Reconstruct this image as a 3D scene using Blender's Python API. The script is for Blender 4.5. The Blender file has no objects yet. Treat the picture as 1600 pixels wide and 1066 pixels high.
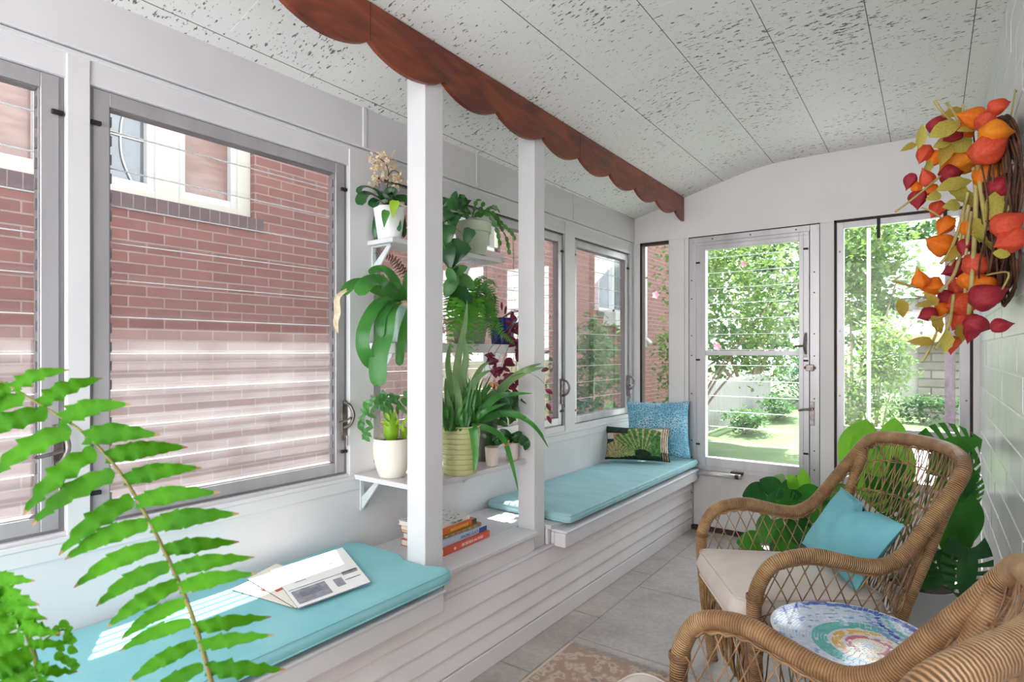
import bpy, bmesh, math, random
from math import sin, cos, pi, radians, sqrt, atan2
from mathutils import Vector, Matrix
COL = bpy.context.scene.collection
RNG = random.Random(11)

# ------------------------------------------------------------------ camera constants (1600 x 1066 frame)
F, CX, CY, EYE = 917.0, 800.0, 549.0, 1.25
TH = atan2(655, 917); ct, st = cos(TH), sin(TH)
YE = 4.126                                   # inner face of the end wall
A = atan2(678, 917) - TH                     # the window wall is not quite square to the house
U = Vector((-sin(A), -cos(A), 0)); D = Vector((cos(A), -sin(A), 0)); Z = Vector((0, 0, 1))
C0 = Vector((-1.8225, YE, 0))                # corner of window wall and end wall
LROT = -(pi / 2 + A)

def ray(x, y):
    r, v = (x - CX) / F, (CY - y) / F
    return Vector((r * ct - st, r * st + ct, v))
def PD(x, y, dep):                           # a point at a given distance along the view axis
    return Vector((0, 0, EYE)) + ray(x, y) * dep
def PL(x, y, d):                             # a point on a plane parallel to the window wall, d into the room
    q = ray(x, y); t = (C0.dot(D) + d) / Vector((q.x, q.y, 0)).dot(D)
    return Vector((0, 0, EYE)) + q * t
def PX(x, y, X):
    q = ray(x, y); return Vector((0, 0, EYE)) + q * (X / q.x)
def PY(x, y, Y):
    q = ray(x, y); return Vector((0, 0, EYE)) + q * (Y / q.y)
def PZ(x, y, zz):
    q = ray(x, y); return Vector((0, 0, EYE)) + q * ((zz - EYE) / q.z)
def W(u, d, z):                              # window-wall coordinates to world
    return C0 + U * u + D * d + Z * z
def MF(u, d, z=0.0, rot=0.0):
    return Matrix.Translation(W(u, d, z)) @ Matrix.Rotation(LROT + rot, 4, 'Z')
LF = MF(0, 0, 0)

# ------------------------------------------------------------------ mesh building
class MB:
    def __init__(s): s.v = []; s.f = []; s.m = []; s.uv = []
    def add(s, vs, fs, mi=0, uvs=None):
        b = len(s.v); s.v.extend([tuple(q) for q in vs])
        for k, f in enumerate(fs):
            s.f.append(tuple(b + i for i in f)); s.m.append(mi)
            s.uv.append([uvs[i] for i in f] if uvs else None)
        return s
    def box(s, x0, x1, y0, y1, z0, z1, mi=0, M=None):
        if x0 > x1: x0, x1 = x1, x0
        if y0 > y1: y0, y1 = y1, y0
        if z0 > z1: z0, z1 = z1, z0
        vs = [Vector((x, y, z)) for z in (z0, z1) for y in (y0, y1) for x in (x0, x1)]
        if M: vs = [M @ q for q in vs]
        return s.add(vs, [(0, 2, 3, 1), (4, 5, 7, 6), (0, 1, 5, 4), (2, 6, 7, 3), (0, 4, 6, 2), (1, 3, 7, 5)], mi)
    def tube(s, pts, r, n=8, closed=False, mi=0, cap=True):
        pts = [Vector(p) for p in pts]; N = len(pts)
        rs = r if isinstance(r, (list, tuple)) else [r] * N
        ts = []
        for i in range(N):
            a = pts[(i - 1) % N] if (closed or i > 0) else pts[i]
            b = pts[(i + 1) % N] if (closed or i < N - 1) else pts[i]
            t = b - a; ts.append(t.normalized() if t.length > 1e-9 else Vector((0, 0, 1)))
        h = Vector((0, 0, 1)) if abs(ts[0].z) < .9 else Vector((1, 0, 0))
        nrm = (h - ts[0] * h.dot(ts[0])).normalized()
        vs = []; uvs = []; L = 0
        M_ = N + (1 if closed else 0)
        for k in range(M_):
            i = k % N
            if k: L += (pts[i] - pts[(i - 1) % N]).length
            t = ts[i]; nrm = (nrm - t * nrm.dot(t))
            nrm = nrm.normalized() if nrm.length > 1e-6 else t.orthogonal().normalized()
            bn = t.cross(nrm)
            for j in range(n + 1):
                a = 2 * pi * j / n
                vs.append(pts[i] + (nrm * cos(a) + bn * sin(a)) * rs[i]); uvs.append((L, j / n))
        fs = []
        for k in range(M_ - 1):
            for j in range(n):
                a = k * (n + 1) + j
                fs.append((a, a + 1, a + n + 2, a + n + 1))
        if cap and not closed:
            fs.append(tuple(range(n - 1, -1, -1))); b = (M_ - 1) * (n + 1); fs.append(tuple(range(b, b + n)))
        return s.add(vs, fs, mi, uvs)
    def lathe(s, prof, n=28, c=(0, 0, 0), mi=0, M=None, arc=2 * pi):
        vs = []; N = len(prof)
        for j in range(n):
            a = arc * j / n
            for (r, z) in prof:
                q = Vector((c[0] + r * cos(a), c[1] + r * sin(a), c[2] + z)); vs.append(M @ q if M else q)
        fs = []
        for j in range(n):
            for i in range(N - 1):
                a, b = j * N + i, ((j + 1) % n) * N + i
                fs.append((a, b, b + 1, a + 1))
        return s.add(vs, fs, mi)
    def grid(s, fn, nu, nv, mi=0, cu=False, mif=None):
        vs = [fn(i / nu, j / nv) for i in range(nu + 1) for j in range(nv + 1)]
        b = len(s.v); s.v.extend([tuple(q) for q in vs])
        for i in range(nu):
            for j in range(nv):
                a = i * (nv + 1) + j
                s.f.append((b + a, b + a + nv + 1, b + a + nv + 2, b + a + 1))
                s.m.append(mif(i / nu, j / nv) if mif else mi)
                s.uv.append([(i / nu, j / nv), ((i + 1) / nu, j / nv), ((i + 1) / nu, (j + 1) / nv), (i / nu, (j + 1) / nv)])
        return s
    def ribbon(s, pts, ws, nh=(0, 0, 1), fold=.15, wav=0.0, mi=0, th=0):
        """a leaf blade along pts; nh = which way its face looks; fold = V depth as a share of the width"""
        pts = [Vector(p) for p in pts]; N = len(pts); nh = Vector(nh)
        vs = []; uvs = []
        for i, p in enumerate(pts):
            t = (pts[min(i + 1, N - 1)] - pts[max(i - 1, 0)])
            t = t.normalized() if t.length > 1e-9 else Vector((0, 0, 1))
            sd = t.cross(nh)
            sd = sd.normalized() if sd.length > 1e-4 else t.orthogonal().normalized()
            nn = sd.cross(t).normalized(); w = ws[i] * .5
            k = wav * w * (1 if i % 2 else -1)
            vs += [p - sd * w + nn * (fold * w + k), p - nn * 0, p + sd * w + nn * (fold * w - k)]
            uvs += [(i / (N - 1), 0), (i / (N - 1), .5), (i / (N - 1), 1)]
        fs = []
        for i in range(N - 1):
            a = 3 * i; fs += [(a, a + 1, a + 4, a + 3), (a + 1, a + 2, a + 5, a + 4)]
        return s.add(vs, fs, mi, uvs)
    def poly_prism(s, pts2, z0, z1, mi=0, M=None):
        n = len(pts2)
        vs = [Vector((p[0], p[1], z0)) for p in pts2] + [Vector((p[0], p[1], z1)) for p in pts2]
        if M: vs = [M @ q for q in vs]
        return s.add(vs, [tuple(range(n - 1, -1, -1)), tuple(range(n, 2 * n))] + [(i, (i + 1) % n, n + (i + 1) % n, n + i) for i in range(n)], mi)
    def build(s, name, mats, parent=None, M=None, smooth=False, bevel=0, seg=2, label=None, subd=0, angle=None, kind=None):
        me = bpy.data.meshes.new(name); me.from_pydata(s.v, [], s.f)
        for m in (mats if isinstance(mats, (list, tuple)) else [mats]): me.materials.append(m)
        me.polygons.foreach_set('material_index', s.m)
        me.polygons.foreach_set('use_smooth', [smooth] * len(s.f))
        if any(s.uv):
            ul = me.uv_layers.new(name='UVMap'); k = 0
            for f, q in zip(s.f, s.uv):
                for i in range(len(f)):
                    if q: ul.data[k].uv = q[i]
                    k += 1
        me.validate(); me.update()
        o = bpy.data.objects.new(name, me); COL.objects.link(o)
        if parent: o.parent = parent
        if M is not None: o.matrix_basis = M
        if bevel:
            b = o.modifiers.new('bevel', 'BEVEL'); b.width = bevel; b.segments = seg; b.limit_method = 'ANGLE'; b.angle_limit = radians(40)
        if subd:
            b = o.modifiers.new('sub', 'SUBSURF'); b.levels = b.render_levels = subd
        if label: o['label'] = label
        if kind: o['kind'] = kind
        return o

def thing(name, label, cat, M=None, group=None, kind=None):
    o = bpy.data.objects.new(name, None); COL.objects.link(o); o.empty_display_size = .05
    if M is not None: o.matrix_basis = M
    tag(o, label, cat, group, kind); return o
def tag(o, label=None, cat=None, group=None, kind=None):
    if label: o['label'] = label
    if cat: o['category'] = cat
    if group: o['group'] = group
    if kind: o['kind'] = kind
    return o
def struct(o, label, cat): return tag(o, label, cat, None, 'structure')
def dup(root, M, label=None, group=None):
    r = root.copy(); COL.objects.link(r); r.matrix_basis = M
    if label: r['label'] = label
    if group: r['group'] = group
    for ch in list(root.children):
        c = ch.copy(); COL.objects.link(c); c.parent = r
        for g in list(ch.children):
            d = g.copy(); COL.objects.link(d); d.parent = c
    return r
def spline(pts, k=6, closed=False):
    pts = [Vector(p) for p in pts]; n = len(pts); out = []
    for i in range(n if closed else n - 1):
        g = (lambda j: pts[j % n]) if closed else (lambda j: pts[max(0, min(n - 1, j))])
        p0, p1, p2, p3 = g(i - 1), g(i), g(i + 1), g(i + 2)
        for q in range(k):
            t = q / k
            out.append(.5 * ((2 * p1) + (p2 - p0) * t + (2 * p0 - 5 * p1 + 4 * p2 - p3) * t * t + (3 * p1 - p0 - 3 * p2 + p3) * t ** 3))
    if not closed: out.append(pts[-1])
    return out
def lerp(a, b, t): return a + (b - a) * t
def text_mesh(txt, size, name, mat_, parent, M, depth=.0006, sx=1.0):
    cu = bpy.data.curves.new(name, 'FONT'); cu.body = txt; cu.size = size; cu.extrude = depth; cu.align_x = 'CENTER'; cu.align_y = 'CENTER'
    cu.resolution_u = 2
    o = bpy.data.objects.new(name, cu); COL.objects.link(o); bpy.context.view_layer.update()
    me = bpy.data.meshes.new_from_object(o.evaluated_get(bpy.context.evaluated_depsgraph_get()))
    bpy.data.objects.remove(o); bpy.data.curves.remove(cu)
    me.materials.clear(); me.materials.append(mat_)
    q = bpy.data.objects.new(name, me); COL.objects.link(q); q.parent = parent; q.matrix_basis = M @ Matrix.Diagonal((sx, 1, 1, 1))
    return q
# ------------------------------------------------------------------ materials
def lin(h):
    h = h.lstrip('#'); c = [int(h[i:i + 2], 16) / 255 for i in (0, 2, 4)]
    return tuple((q / 12.92 if q <= .04045 else ((q + .055) / 1.055) ** 2.4) for q in c) + (1,)
def newmat(name):
    m = bpy.data.materials.new(name); m.use_nodes = True
    nt = m.node_tree; nt.nodes.clear()
    out = nt.nodes.new('ShaderNodeOutputMaterial')
    def N(t, **kw):
        n = nt.nodes.new('ShaderNode' + t)
        for k, v in kw.items():
            if k in n.inputs: n.inputs[k].default_value = v
            else: setattr(n, k, v)
        return n
    return m, nt, out, N, nt.links.new
def coords(N, L, mode='Object', scale=(1, 1, 1), rot=(0, 0, 0), loc=(0, 0, 0)):
    tc = N('TexCoord'); mp = N('Mapping')
    mp.inputs['Scale'].default_value = scale; mp.inputs['Rotation'].default_value = rot; mp.inputs['Location'].default_value = loc
    L(tc.outputs[mode], mp.inputs['Vector']); return mp.outputs['Vector']
def ramp(N, L, fac, stops, interp='LINEAR'):
    r = N('ValToRGB'); r.color_ramp.interpolation = interp
    e = r.color_ramp.elements
    while len(e) > len(stops): e.remove(e[-1])
    while len(e) < len(stops): e.new(1)
    for q, (p, c) in zip(e, stops): q.position = p; q.color = c
    L(fac, r.inputs['Fac']); return r.outputs['Color']
def simple(name, c1, c2=None, rough=.5, nscale=15, metal=0, bump=0, bscale=60, trans=0, tcol=None, coat=0, stretch=(1, 1, 1), spec=.5, lo=.35, hi=.65, detail=4):
    """principled surface with a two-colour noise, a noise bump and, for leaves and paper, some translucency"""
    m, nt, out, N, L = newmat(name)
    b = N('BsdfPrincipled'); b.inputs['Roughness'].default_value = rough; b.inputs['Metallic'].default_value = metal
    b.inputs['Coat Weight'].default_value = coat; b.inputs['Specular IOR Level'].default_value = spec
    v = coords(N, L, 'Object', stretch)
    if c2:
        n = N('TexNoise', Scale=nscale, Detail=detail); L(v, n.inputs['Vector'])
        col = ramp(N, L, n.outputs['Fac'], [(lo, lin(c1)), (hi, lin(c2))]); L(col, b.inputs['Base Color'])
    else:
        b.inputs['Base Color'].default_value = lin(c1); col = None
    if bump:
        n2 = N('TexNoise', Scale=bscale, Detail=3.0); L(v, n2.inputs['Vector'])
        bp = N('Bump', Strength=bump, Distance=.01); L(n2.outputs['Fac'], bp.inputs['Height']); L(bp.outputs['Normal'], b.inputs['Normal'])
    sh = b.outputs['BSDF']
    if trans:
        t = N('BsdfTranslucent'); mx = N('MixShader', Fac=trans)
        if tcol: t.inputs['Color'].default_value = lin(tcol)
        elif col: L(col, t.inputs['Color'])
        else: t.inputs['Color'].default_value = lin(c1)
        L(sh, mx.inputs[1]); L(t.outputs[0], mx.inputs[2]); sh = mx.outputs[0]
    L(sh, out.inputs['Surface']); return m

WHITE = simple('white_gloss_paint', '#d5d3d4', '#cfcdce', rough=.42, nscale=3, bump=.05, bscale=25)
WHITE2 = simple('white_eggshell_paint', '#e6e3e2', '#e1dedd', rough=.5, nscale=2, bump=.03, bscale=90)
SIDING = simple('pale_siding_paint', '#e2dcdb', '#dcd6d5', rough=.45, nscale=4, bump=.05, bscale=30)
GREYP = simple('pale_grey_paint', '#cdcac9', '#c3c0bf', rough=.45, nscale=5)
ALU = simple('dull_aluminium', '#c9c6c8', '#afacae', rough=.42, nscale=6, metal=.55, stretch=(1, 1, .12), bump=.03, bscale=50)
ALU2 = simple('dark_aluminium', '#8f8c8e', '#7c797b', rough=.45, nscale=6, metal=.5, stretch=(1, 1, .2))
BLACK = simple('black_rubber', '#161416', rough=.6)
DARKGAP = simple('dark_brown_gasket', '#3a2a28', rough=.8)
STEEL = simple('worn_steel', '#8d8583', '#6b5f5b', rough=.35, nscale=40, metal=.8)
BRACKET = simple('painted_bracket', '#c9cfce', rough=.4)

def ceiling_mat():
    m, nt, out, N, L = newmat('fissured_ceiling_tile')
    b = N('BsdfPrincipled'); b.inputs['Roughness'].default_value = .85
    v = coords(N, L, 'Object')
    # short dark fissures lying along x
    v2 = coords(N, L, 'Object', (36, 90, 44)); n1 = N('TexNoise', Scale=1.0, Detail=3.0, Roughness=.6); L(v2, n1.inputs['Vector'])
    v3 = coords(N, L, 'Object', (3.0, 3.0, 3.0)); n2 = N('TexNoise', Scale=1.0, Detail=2.0); L(v3, n2.inputs['Vector'])
    ad = N('Math', operation='MULTIPLY_ADD'); L(n2.outputs['Fac'], ad.inputs[0]); ad.inputs[1].default_value = .22; L(n1.outputs['Fac'], ad.inputs[2])
    fis = ramp(N, L, ad.outputs[0], [(.735, (0, 0, 0, 1)), (.775, (1, 1, 1, 1))])
    v4 = coords(N, L, 'Object', (95, 95, 95)); n3 = N('TexNoise', Scale=1.0, Detail=1.0); L(v4, n3.inputs['Vector'])
    spk = ramp(N, L, n3.outputs['Fac'], [(.72, (0, 0, 0, 1)), (.76, (.6, .6, .6, 1))])
    mxs = N('Math', operation='MAXIMUM'); L(fis, mxs.inputs[0]); L(spk, mxs.inputs[1])
    base = N('MixRGB'); base.inputs[1].default_value = lin('#dddbd8'); base.inputs[2].default_value = lin('#67625e'); L(mxs.outputs[0], base.inputs[0])
    # joints: lines every 0.3235 m in x, staggered ones in y
    sx = N('SeparateXYZ'); L(v, sx.inputs[0])
    def line(src, off, per, w):
        a = N('Math', operation='SUBTRACT'); L(src, a.inputs[0]); a.inputs[1].default_value = off
        p = N('Math', operation='PINGPONG'); L(a.outputs[0], p.inputs[0]); p.inputs[1].default_value = per / 2
        c = N('Math', operation='LESS_THAN'); L(p.outputs[0], c.inputs[0]); c.inputs[1].default_value = w; return c.outputs[0]
    jx = line(sx.outputs['X'], -.84, .3235, .0016)
    fl = N('Math', operation='DIVIDE'); a0 = N('Math', operation='ADD'); L(sx.outputs['X'], a0.inputs[0]); a0.inputs[1].default_value = 5.0155; L(a0.outputs[0], fl.inputs[0]); fl.inputs[1].default_value = .3235
    ff = N('Math', operation='FLOOR'); L(fl.outputs[0], ff.inputs[0])
    od = N('Math', operation='MULTIPLY_ADD'); L(ff.outputs[0], od.inputs[0]); od.inputs[1].default_value = .31; L(sx.outputs['Y'], od.inputs[2])
    jy = line(od.outputs[0], .15, .655, .0012)
    j2 = N('MixRGB'); j2.inputs[2].default_value = lin('#f1efec'); L(base.outputs[0], j2.inputs[1]); L(jy, j2.inputs[0])
    j1 = N('MixRGB'); j1.inputs[2].default_value = lin('#5f5b58'); L(j2.outputs[0], j1.inputs[1]); L(jx, j1.inputs[0])
    L(j1.outputs[0], b.inputs['Base Color'])
    bp = N('Bump', Strength=.35, Distance=.004, invert=True); L(mxs.outputs[0], bp.inputs['Height']); L(bp.outputs['Normal'], b.inputs['Normal'])
    L(b.outputs[0], out.inputs['Surface']); return m
CEIL = ceiling_mat()

def brick_mat(name, c1, c2, mort, axis, bw=.213, rh=.0695, ms=.0055, off=(0, 0, 0), rough=.85, tint=None):
    m, nt, out, N, L = newmat(name)
    b = N('BsdfPrincipled'); b.inputs['Roughness'].default_value = rough
    tc = N('TexCoord'); sx = N('SeparateXYZ'); L(tc.outputs['Object'], sx.inputs[0])
    cb = N('CombineXYZ'); L(sx.outputs[axis], cb.inputs[0]); L(sx.outputs['Z'], cb.inputs[1])
    mp = N('Mapping'); mp.inputs['Location'].default_value = off; L(cb.outputs[0], mp.inputs['Vector'])
    nz = N('TexNoise', Scale=7.0, Detail=4.0); L(mp.outputs[0], nz.inputs['Vector'])
    br = N('TexBrick'); br.offset = .5; br.inputs['Scale'].default_value = 1; br.inputs['Brick Width'].default_value = bw; br.inputs['Row Height'].default_value = rh
    br.inputs['Mortar Size'].default_value = ms; br.inputs['Mortar Smooth'].default_value = .15; br.inputs['Bias'].default_value = -.1
    br.inputs['Color1'].default_value = lin(c1); br.inputs['Color2'].default_value = lin(c2); br.inputs['Mortar'].default_value = lin(mort)
    L(mp.outputs[0], br.inputs['Vector'])
    mx = N('MixRGB', blend_type='MULTIPLY'); mx.inputs[0].default_value = .55; L(br.outputs['Color'], mx.inputs[1])
    cr = ramp(N, L, nz.outputs['Fac'], [(.3, (.72, .68, .68, 1)), (.7, (1, 1, 1, 1))]); L(cr, mx.inputs[2])
    L(mx.outputs[0], b.inputs['Base Color'])
    bp = N('Bump', Strength=.6, Distance=.006, invert=True); L(br.outputs['Fac'], bp.inputs['Height']); L(bp.outputs['Normal'], b.inputs['Normal'])
    L(b.outputs[0], out.inputs['Surface']); return m
BRICK = brick_mat('red_brick', '#6e4640', '#623c37', '#7b6961', 'Y')
SOLDIER = brick_mat('dark_soldier_brick', '#4a3a3c', '#523f40', '#6c605e', 'Y', bw=.069, rh=.5, ms=.004)
STONE = brick_mat('coursed_stone', '#8c8880', '#77736a', '#58544e', 'X', bw=.55, rh=.2, ms=.02)
PAVER = None

def wood_mat():
    m, nt, out, N, L = newmat('stained_plywood')
    b = N('BsdfPrincipled'); b.inputs['Roughness'].default_value = .38
    v = coords(N, L, 'Object', (6, 2.2, 9)); n = N('TexNoise', Scale=1.6, Detail=6.0, Distortion=1.4); L(v, n.inputs['Vector'])
    c = ramp(N, L, n.outputs['Fac'], [(.3, lin('#541f10')), (.5, lin('#723018')), (.72, lin('#8a4020'))])
    L(c, b.inputs['Base Color']); L(b.outputs[0], out.inputs['Surface']); return m
WOOD = wood_mat()

def glass_mat(name, dust=.1, refl=.5, tint=(.97, .985, .98, 1)):
    m, nt, out, N, L = newmat(name)
    t = N('BsdfTransparent'); t.inputs['Color'].default_value = tint
    g = N('BsdfGlossy', Roughness=.02); fr = N('Fresnel', IOR=1.45)
    k = N('Math', operation='MULTIPLY'); L(fr.outputs[0], k.inputs[0]); k.inputs[1].default_value = refl
    mx = N('MixShader'); L(k.outputs[0], mx.inputs[0]); L(t.outputs[0], mx.inputs[1]); L(g.outputs[0], mx.inputs[2])
    d = N('BsdfTranslucent'); d.inputs['Color'].default_value = (.9, .9, .92, 1)
    d2 = N('BsdfDiffuse'); d2.inputs['Color'].default_value = (.85, .85, .87, 1)
    md = N('MixShader', Fac=.3); L(d.outputs[0], md.inputs[1]); L(d2.outputs[0], md.inputs[2])
    v = coords(N, L, 'Object', (1, 1, 1)); n = N('TexNoise', Scale=9.0, Detail=6.0); L(v, n.inputs['Vector'])
    f = N('MapRange'); L(n.outputs['Fac'], f.inputs[0]); f.inputs[1].default_value = .3; f.inputs[2].default_value = .7
    f.inputs[3].default_value = dust * .7; f.inputs[4].default_value = dust * 1.3
    m2 = N('MixShader'); L(f.outputs[0], m2.inputs[0]); L(mx.outputs[0], m2.inputs[1]); L(md.outputs[0], m2.inputs[2])
    L(m2.outputs[0], out.inputs['Surface']); return m
GLASS = glass_mat('dusty_louvre_glass', .07, .2)
GLASSC = glass_mat('clear_window_glass', .02)
SCREEN = glass_mat('sunlit_haze_film', .20, refl=.05)  # whitish film carries the haze of sunlit dusty glass
EDGE = simple('ground_glass_edge', '#f4f6f6', rough=.3, trans=.4)
DPANE = simple('neighbour_dark_glass', '#383d44', '#585f66', rough=.08, nscale=2, spec=1.0)
PPANE = simple('drawn_pale_blind', '#715650', '#80685f', rough=.2, nscale=5, stretch=(1, 1, 5))
CREAM = simple('cream_paint', '#a29e94', rough=.5)

AQUA = simple('aqua_cushion_cloth', '#90c8cd', '#84c0c6', rough=.85, nscale=5, bump=.12, bscale=9, spec=.2)
AQUA2 = simple('faded_aqua_cushion_cloth', '#a2c8cc', '#96bfc4', rough=.85, nscale=5, bump=.2, bscale=14, stretch=(3, 1, 1), spec=.2)
AQUA3 = simple('aqua_pillow_cloth', '#7cbec8', '#72b5c0', rough=.9, nscale=8, bump=.08, bscale=300, spec=.2)
BEIGE = simple('beige_canvas', '#dcd1c8', '#d4c9bf', rough=.9, nscale=10, bump=.05, bscale=250, spec=.2)
SPECK = None
def speck_mat():
    m, nt, out, N, L = newmat('blue_pebble_print')
    b = N('BsdfPrincipled'); b.inputs['Roughness'].default_value = .9
    v = coords(N, L, 'Object'); vo = N('TexVoronoi', Scale=64.0); vo.feature = 'DISTANCE_TO_EDGE'; L(v, vo.inputs['Vector'])
    n = N('TexNoise', Scale=6.0, Detail=2.0); L(v, n.inputs['Vector'])
    a = N('Math', operation='MULTIPLY_ADD'); L(n.outputs['Fac'], a.inputs[0]); a.inputs[1].default_value = .25; L(vo.outputs['Distance'], a.inputs[2])
    c = ramp(N, L, a.outputs[0], [(.13, lin('#cfe3ea')), (.22, lin('#74b9d3')), (.36, lin('#4f9cc0'))])
    L(c, b.inputs['Base Color']); L(b.outputs[0], out.inputs['Surface']); return m
SPECK = speck_mat()
PRINT_D = simple('dark_green_print', '#101c16', '#20402a', rough=.9, nscale=40, stretch=(1, 3, 1))
PRINT_G = simple('bright_green_print', '#2a5a2e', '#5f8f48', rough=.9, nscale=60)
PRINT_O = simple('olive_print', '#8c8a4e', '#b7b07c', rough=.9, nscale=60)
PRINT_B = simple('brown_print', '#6b4a34', '#b08d72', rough=.9, nscale=50)
PRINT_W = simple('cream_print', '#d9cfc2', '#b8b29c', rough=.9, nscale=30)
PRINT_P = simple('pink_print', '#b9776b', '#d8a898', rough=.9, nscale=60)

def wicker_mat():
    m, nt, out, N, L = newmat('wrapped_rattan')
    b = N('BsdfPrincipled'); b.inputs['Roughness'].default_value = .42
    tc = N('TexCoord'); sx = N('SeparateXYZ'); L(tc.outputs['UV'], sx.inputs[0])
    mu = N('Math', operation='MULTIPLY'); L(sx.outputs[0], mu.inputs[0]); mu.inputs[1].default_value = 2 * pi / .0062
    tw = N('Math', operation='MULTIPLY_ADD'); L(sx.outputs[1], tw.inputs[0]); tw.inputs[1].default_value = 2 * pi; L(mu.outputs[0], tw.inputs[2])
    sn = N('Math', operation='SINE'); L(tw.outputs[0], sn.inputs[0])
    v = coords(N, L, 'Object', (1, 1, 1)); n = N('TexNoise', Scale=16.0, Detail=3.0); L(v, n.inputs['Vector'])
    c1 = ramp(N, L, n.outputs['Fac'], [(.3, lin('#98704c')), (.52, lin('#b58b60')), (.75, lin('#cfa877'))])
    mr = N('MapRange'); L(sn.outputs[0], mr.inputs[0]); mr.inputs[1].default_value = -1; mr.inputs[2].default_value = -.2; mr.inputs[3].default_value = .42; mr.inputs[4].default_value = 1
    mx = N('MixRGB', blend_type='MULTIPLY'); mx.inputs[0].default_value = 1; L(c1, mx.inputs[1]); L(mr.outputs[0], mx.inputs[2])
    L(mx.outputs[0], b.inputs['Base Color'])
    bp = N('Bump', Strength=.8, Distance=.002); L(sn.outputs[0], bp.inputs['Height']); L(bp.outputs['Normal'], b.inputs['Normal'])
    L(b.outputs[0], out.inputs['Surface']); return m
WICKER = wicker_mat()
CANE = simple('woven_cane', '#6f4d34', '#a27d55', rough=.5, nscale=22)
CANE2 = simple('dark_skirt_cane', '#6a4a30', '#96703f', rough=.55, nscale=30)

def slate_mat():
    m, nt, out, N, L = newmat('grey_slate_floor')
    b = N('BsdfPrincipled'); b.inputs['Roughness'].default_value = .55
    v = coords(N, L, 'Object'); n = N('TexNoise', Scale=3.2, Detail=7.0, Roughness=.65); L(v, n.inputs['Vector'])
    n2 = N('TexNoise', Scale=45.0, Detail=4.0); L(v, n2.inputs['Vector'])
    c = ramp(N, L, n.outputs['Fac'], [(.3, lin('#9b928d')), (.5, lin('#aea59f')), (.7, lin('#bdb4ad'))])
    mx = N('MixRGB', blend_type='MULTIPLY'); mx.inputs[0].default_value = .35; L(c, mx.inputs[1])
    c2 = ramp(N, L, n2.outputs['Fac'], [(.35, (.6, .6, .6, 1)), (.65, (1, 1, 1, 1))]); L(c2, mx.inputs[2])
    L(mx.outputs[0], b.inputs['Base Color'])
    bp = N('Bump', Strength=.25, Distance=.003); L(n2.outputs['Fac'], bp.inputs['Height']); L(bp.outputs['Normal'], b.inputs['Normal'])
    L(b.outputs[0], out.inputs['Surface']); return m
SLATE = slate_mat()
GROUT = simple('pale_grout', '#a8a099', '#8e8680', rough=.8, nscale=20)
def rug_mat():
    m, nt, out, N, L = newmat('faded_oriental_rug')
    b = N('BsdfPrincipled'); b.inputs['Roughness'].default_value = .95
    v = coords(N, L, 'Object', (1, 1, 1)); vo = N('TexVoronoi', Scale=26.0); L(v, vo.inputs['Vector'])
    n = N('TexNoise', Scale=18.0, Detail=5.0, Distortion=1.0); L(v, n.inputs['Vector'])
    a = N('Math', operation='MULTIPLY_ADD'); L(vo.outputs['Distance'], a.inputs[0]); a.inputs[1].default_value = .45; L(n.outputs['Fac'], a.inputs[2])
    c = ramp(N, L, a.outputs[0], [(.45, lin('#85757a')), (.56, lin('#a8917f')), (.66, lin('#bfae97')), (.78, lin('#a38578'))])
    L(c, b.inputs['Base Color']); L(b.outputs[0], out.inputs['Surface']); return m
RUG = rug_mat()
FRINGE = simple('rug_fringe_cotton', '#b7a89a', rough=.9)

# pots
POT_WHITE = simple('white_glazed_pot', '#eeedee', rough=.3)
POT_CREAM = simple('cream_plastic_pot', '#e6dfd2', rough=.5)
POT_PALE = simple('pale_green_clay', '#c3cdb4', '#b3c0a4', rough=.7, nscale=12)
POT_SAGE = simple('sage_glazed_pot', '#9db9a8', '#86a795', rough=.3, nscale=10)
POT_RIM = simple('tan_pot_rim', '#d8b594', rough=.5)
POT_BLUE = simple('cobalt_glazed_pot', '#2f3f9a', '#27337f', rough=.15, nscale=10)
POT_RIBBED = simple('olive_green_pot', '#bdbd86', '#b3b37c', rough=.45, nscale=8)
POT_DARK = simple('dark_grey_plastic_pot', '#5b5a56', rough=.35)
POT_GREY = simple('grey_fibre_pot', '#8f8d8b', rough=.7)
POT_PINKW = simple('pinkish_white_pot', '#e4d5cc', rough=.5)
POT_BIG = simple('grey_white_planter', '#b9bdbd', rough=.5)
SOIL = simple('dark_potting_soil', '#2b1e18', '#4a3527', rough=.95, nscale=60, bump=.5, bscale=80)
# leaves
def leafm(name, c1, c2, rough=.35, trans=.3, nscale=18, tc=None): return simple(name, c1, c2, rough=rough, nscale=nscale, trans=trans, tcol=tc)
LF_FERN = simple('wavy_fern_leaf', '#2c6a08', '#4a8e10', rough=.6, nscale=14, trans=.35, tcol='#6aac0e', spec=.15)  # the foreground fern's own deep green
LF_FERN2 = leafm('fine_fern_leaf', '#3a8424', '#66ae3c', .5, .4, 14, '#84cc45')
LF_TIP = simple('browned_leaf_tip', '#8a6a3c', rough=.7)
LF_STRAP = leafm('bright_strap_leaf', '#2f7432', '#4a923e', .3, .35, 6, '#68b048')
LF_DARK = leafm('dark_glossy_leaf', '#1f4a2a', '#336b35', .25, .15, 10, '#4f8f3c')
LF_MID = leafm('mid_green_leaf', '#356f35', '#4f8f45', .35, .25, 12, '#7fbf4f')
LF_LIME = leafm('lime_leaf', '#8fbf2c', '#b4dc45', .4, .4, 10, '#cdee50')
LF_GREY = leafm('grey_green_blade', '#5d7f55', '#7c9c68', .4, .25, 10, '#9cc070')
LF_WINE = leafm('wine_red_leaf', '#5a1530', '#7a2340', .35, .25, 12, '#8f2540')
LF_MONST = leafm('monstera_leaf', '#1f5a24', '#2f7a2c', .28, .25, 7, '#6fc033')
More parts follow.
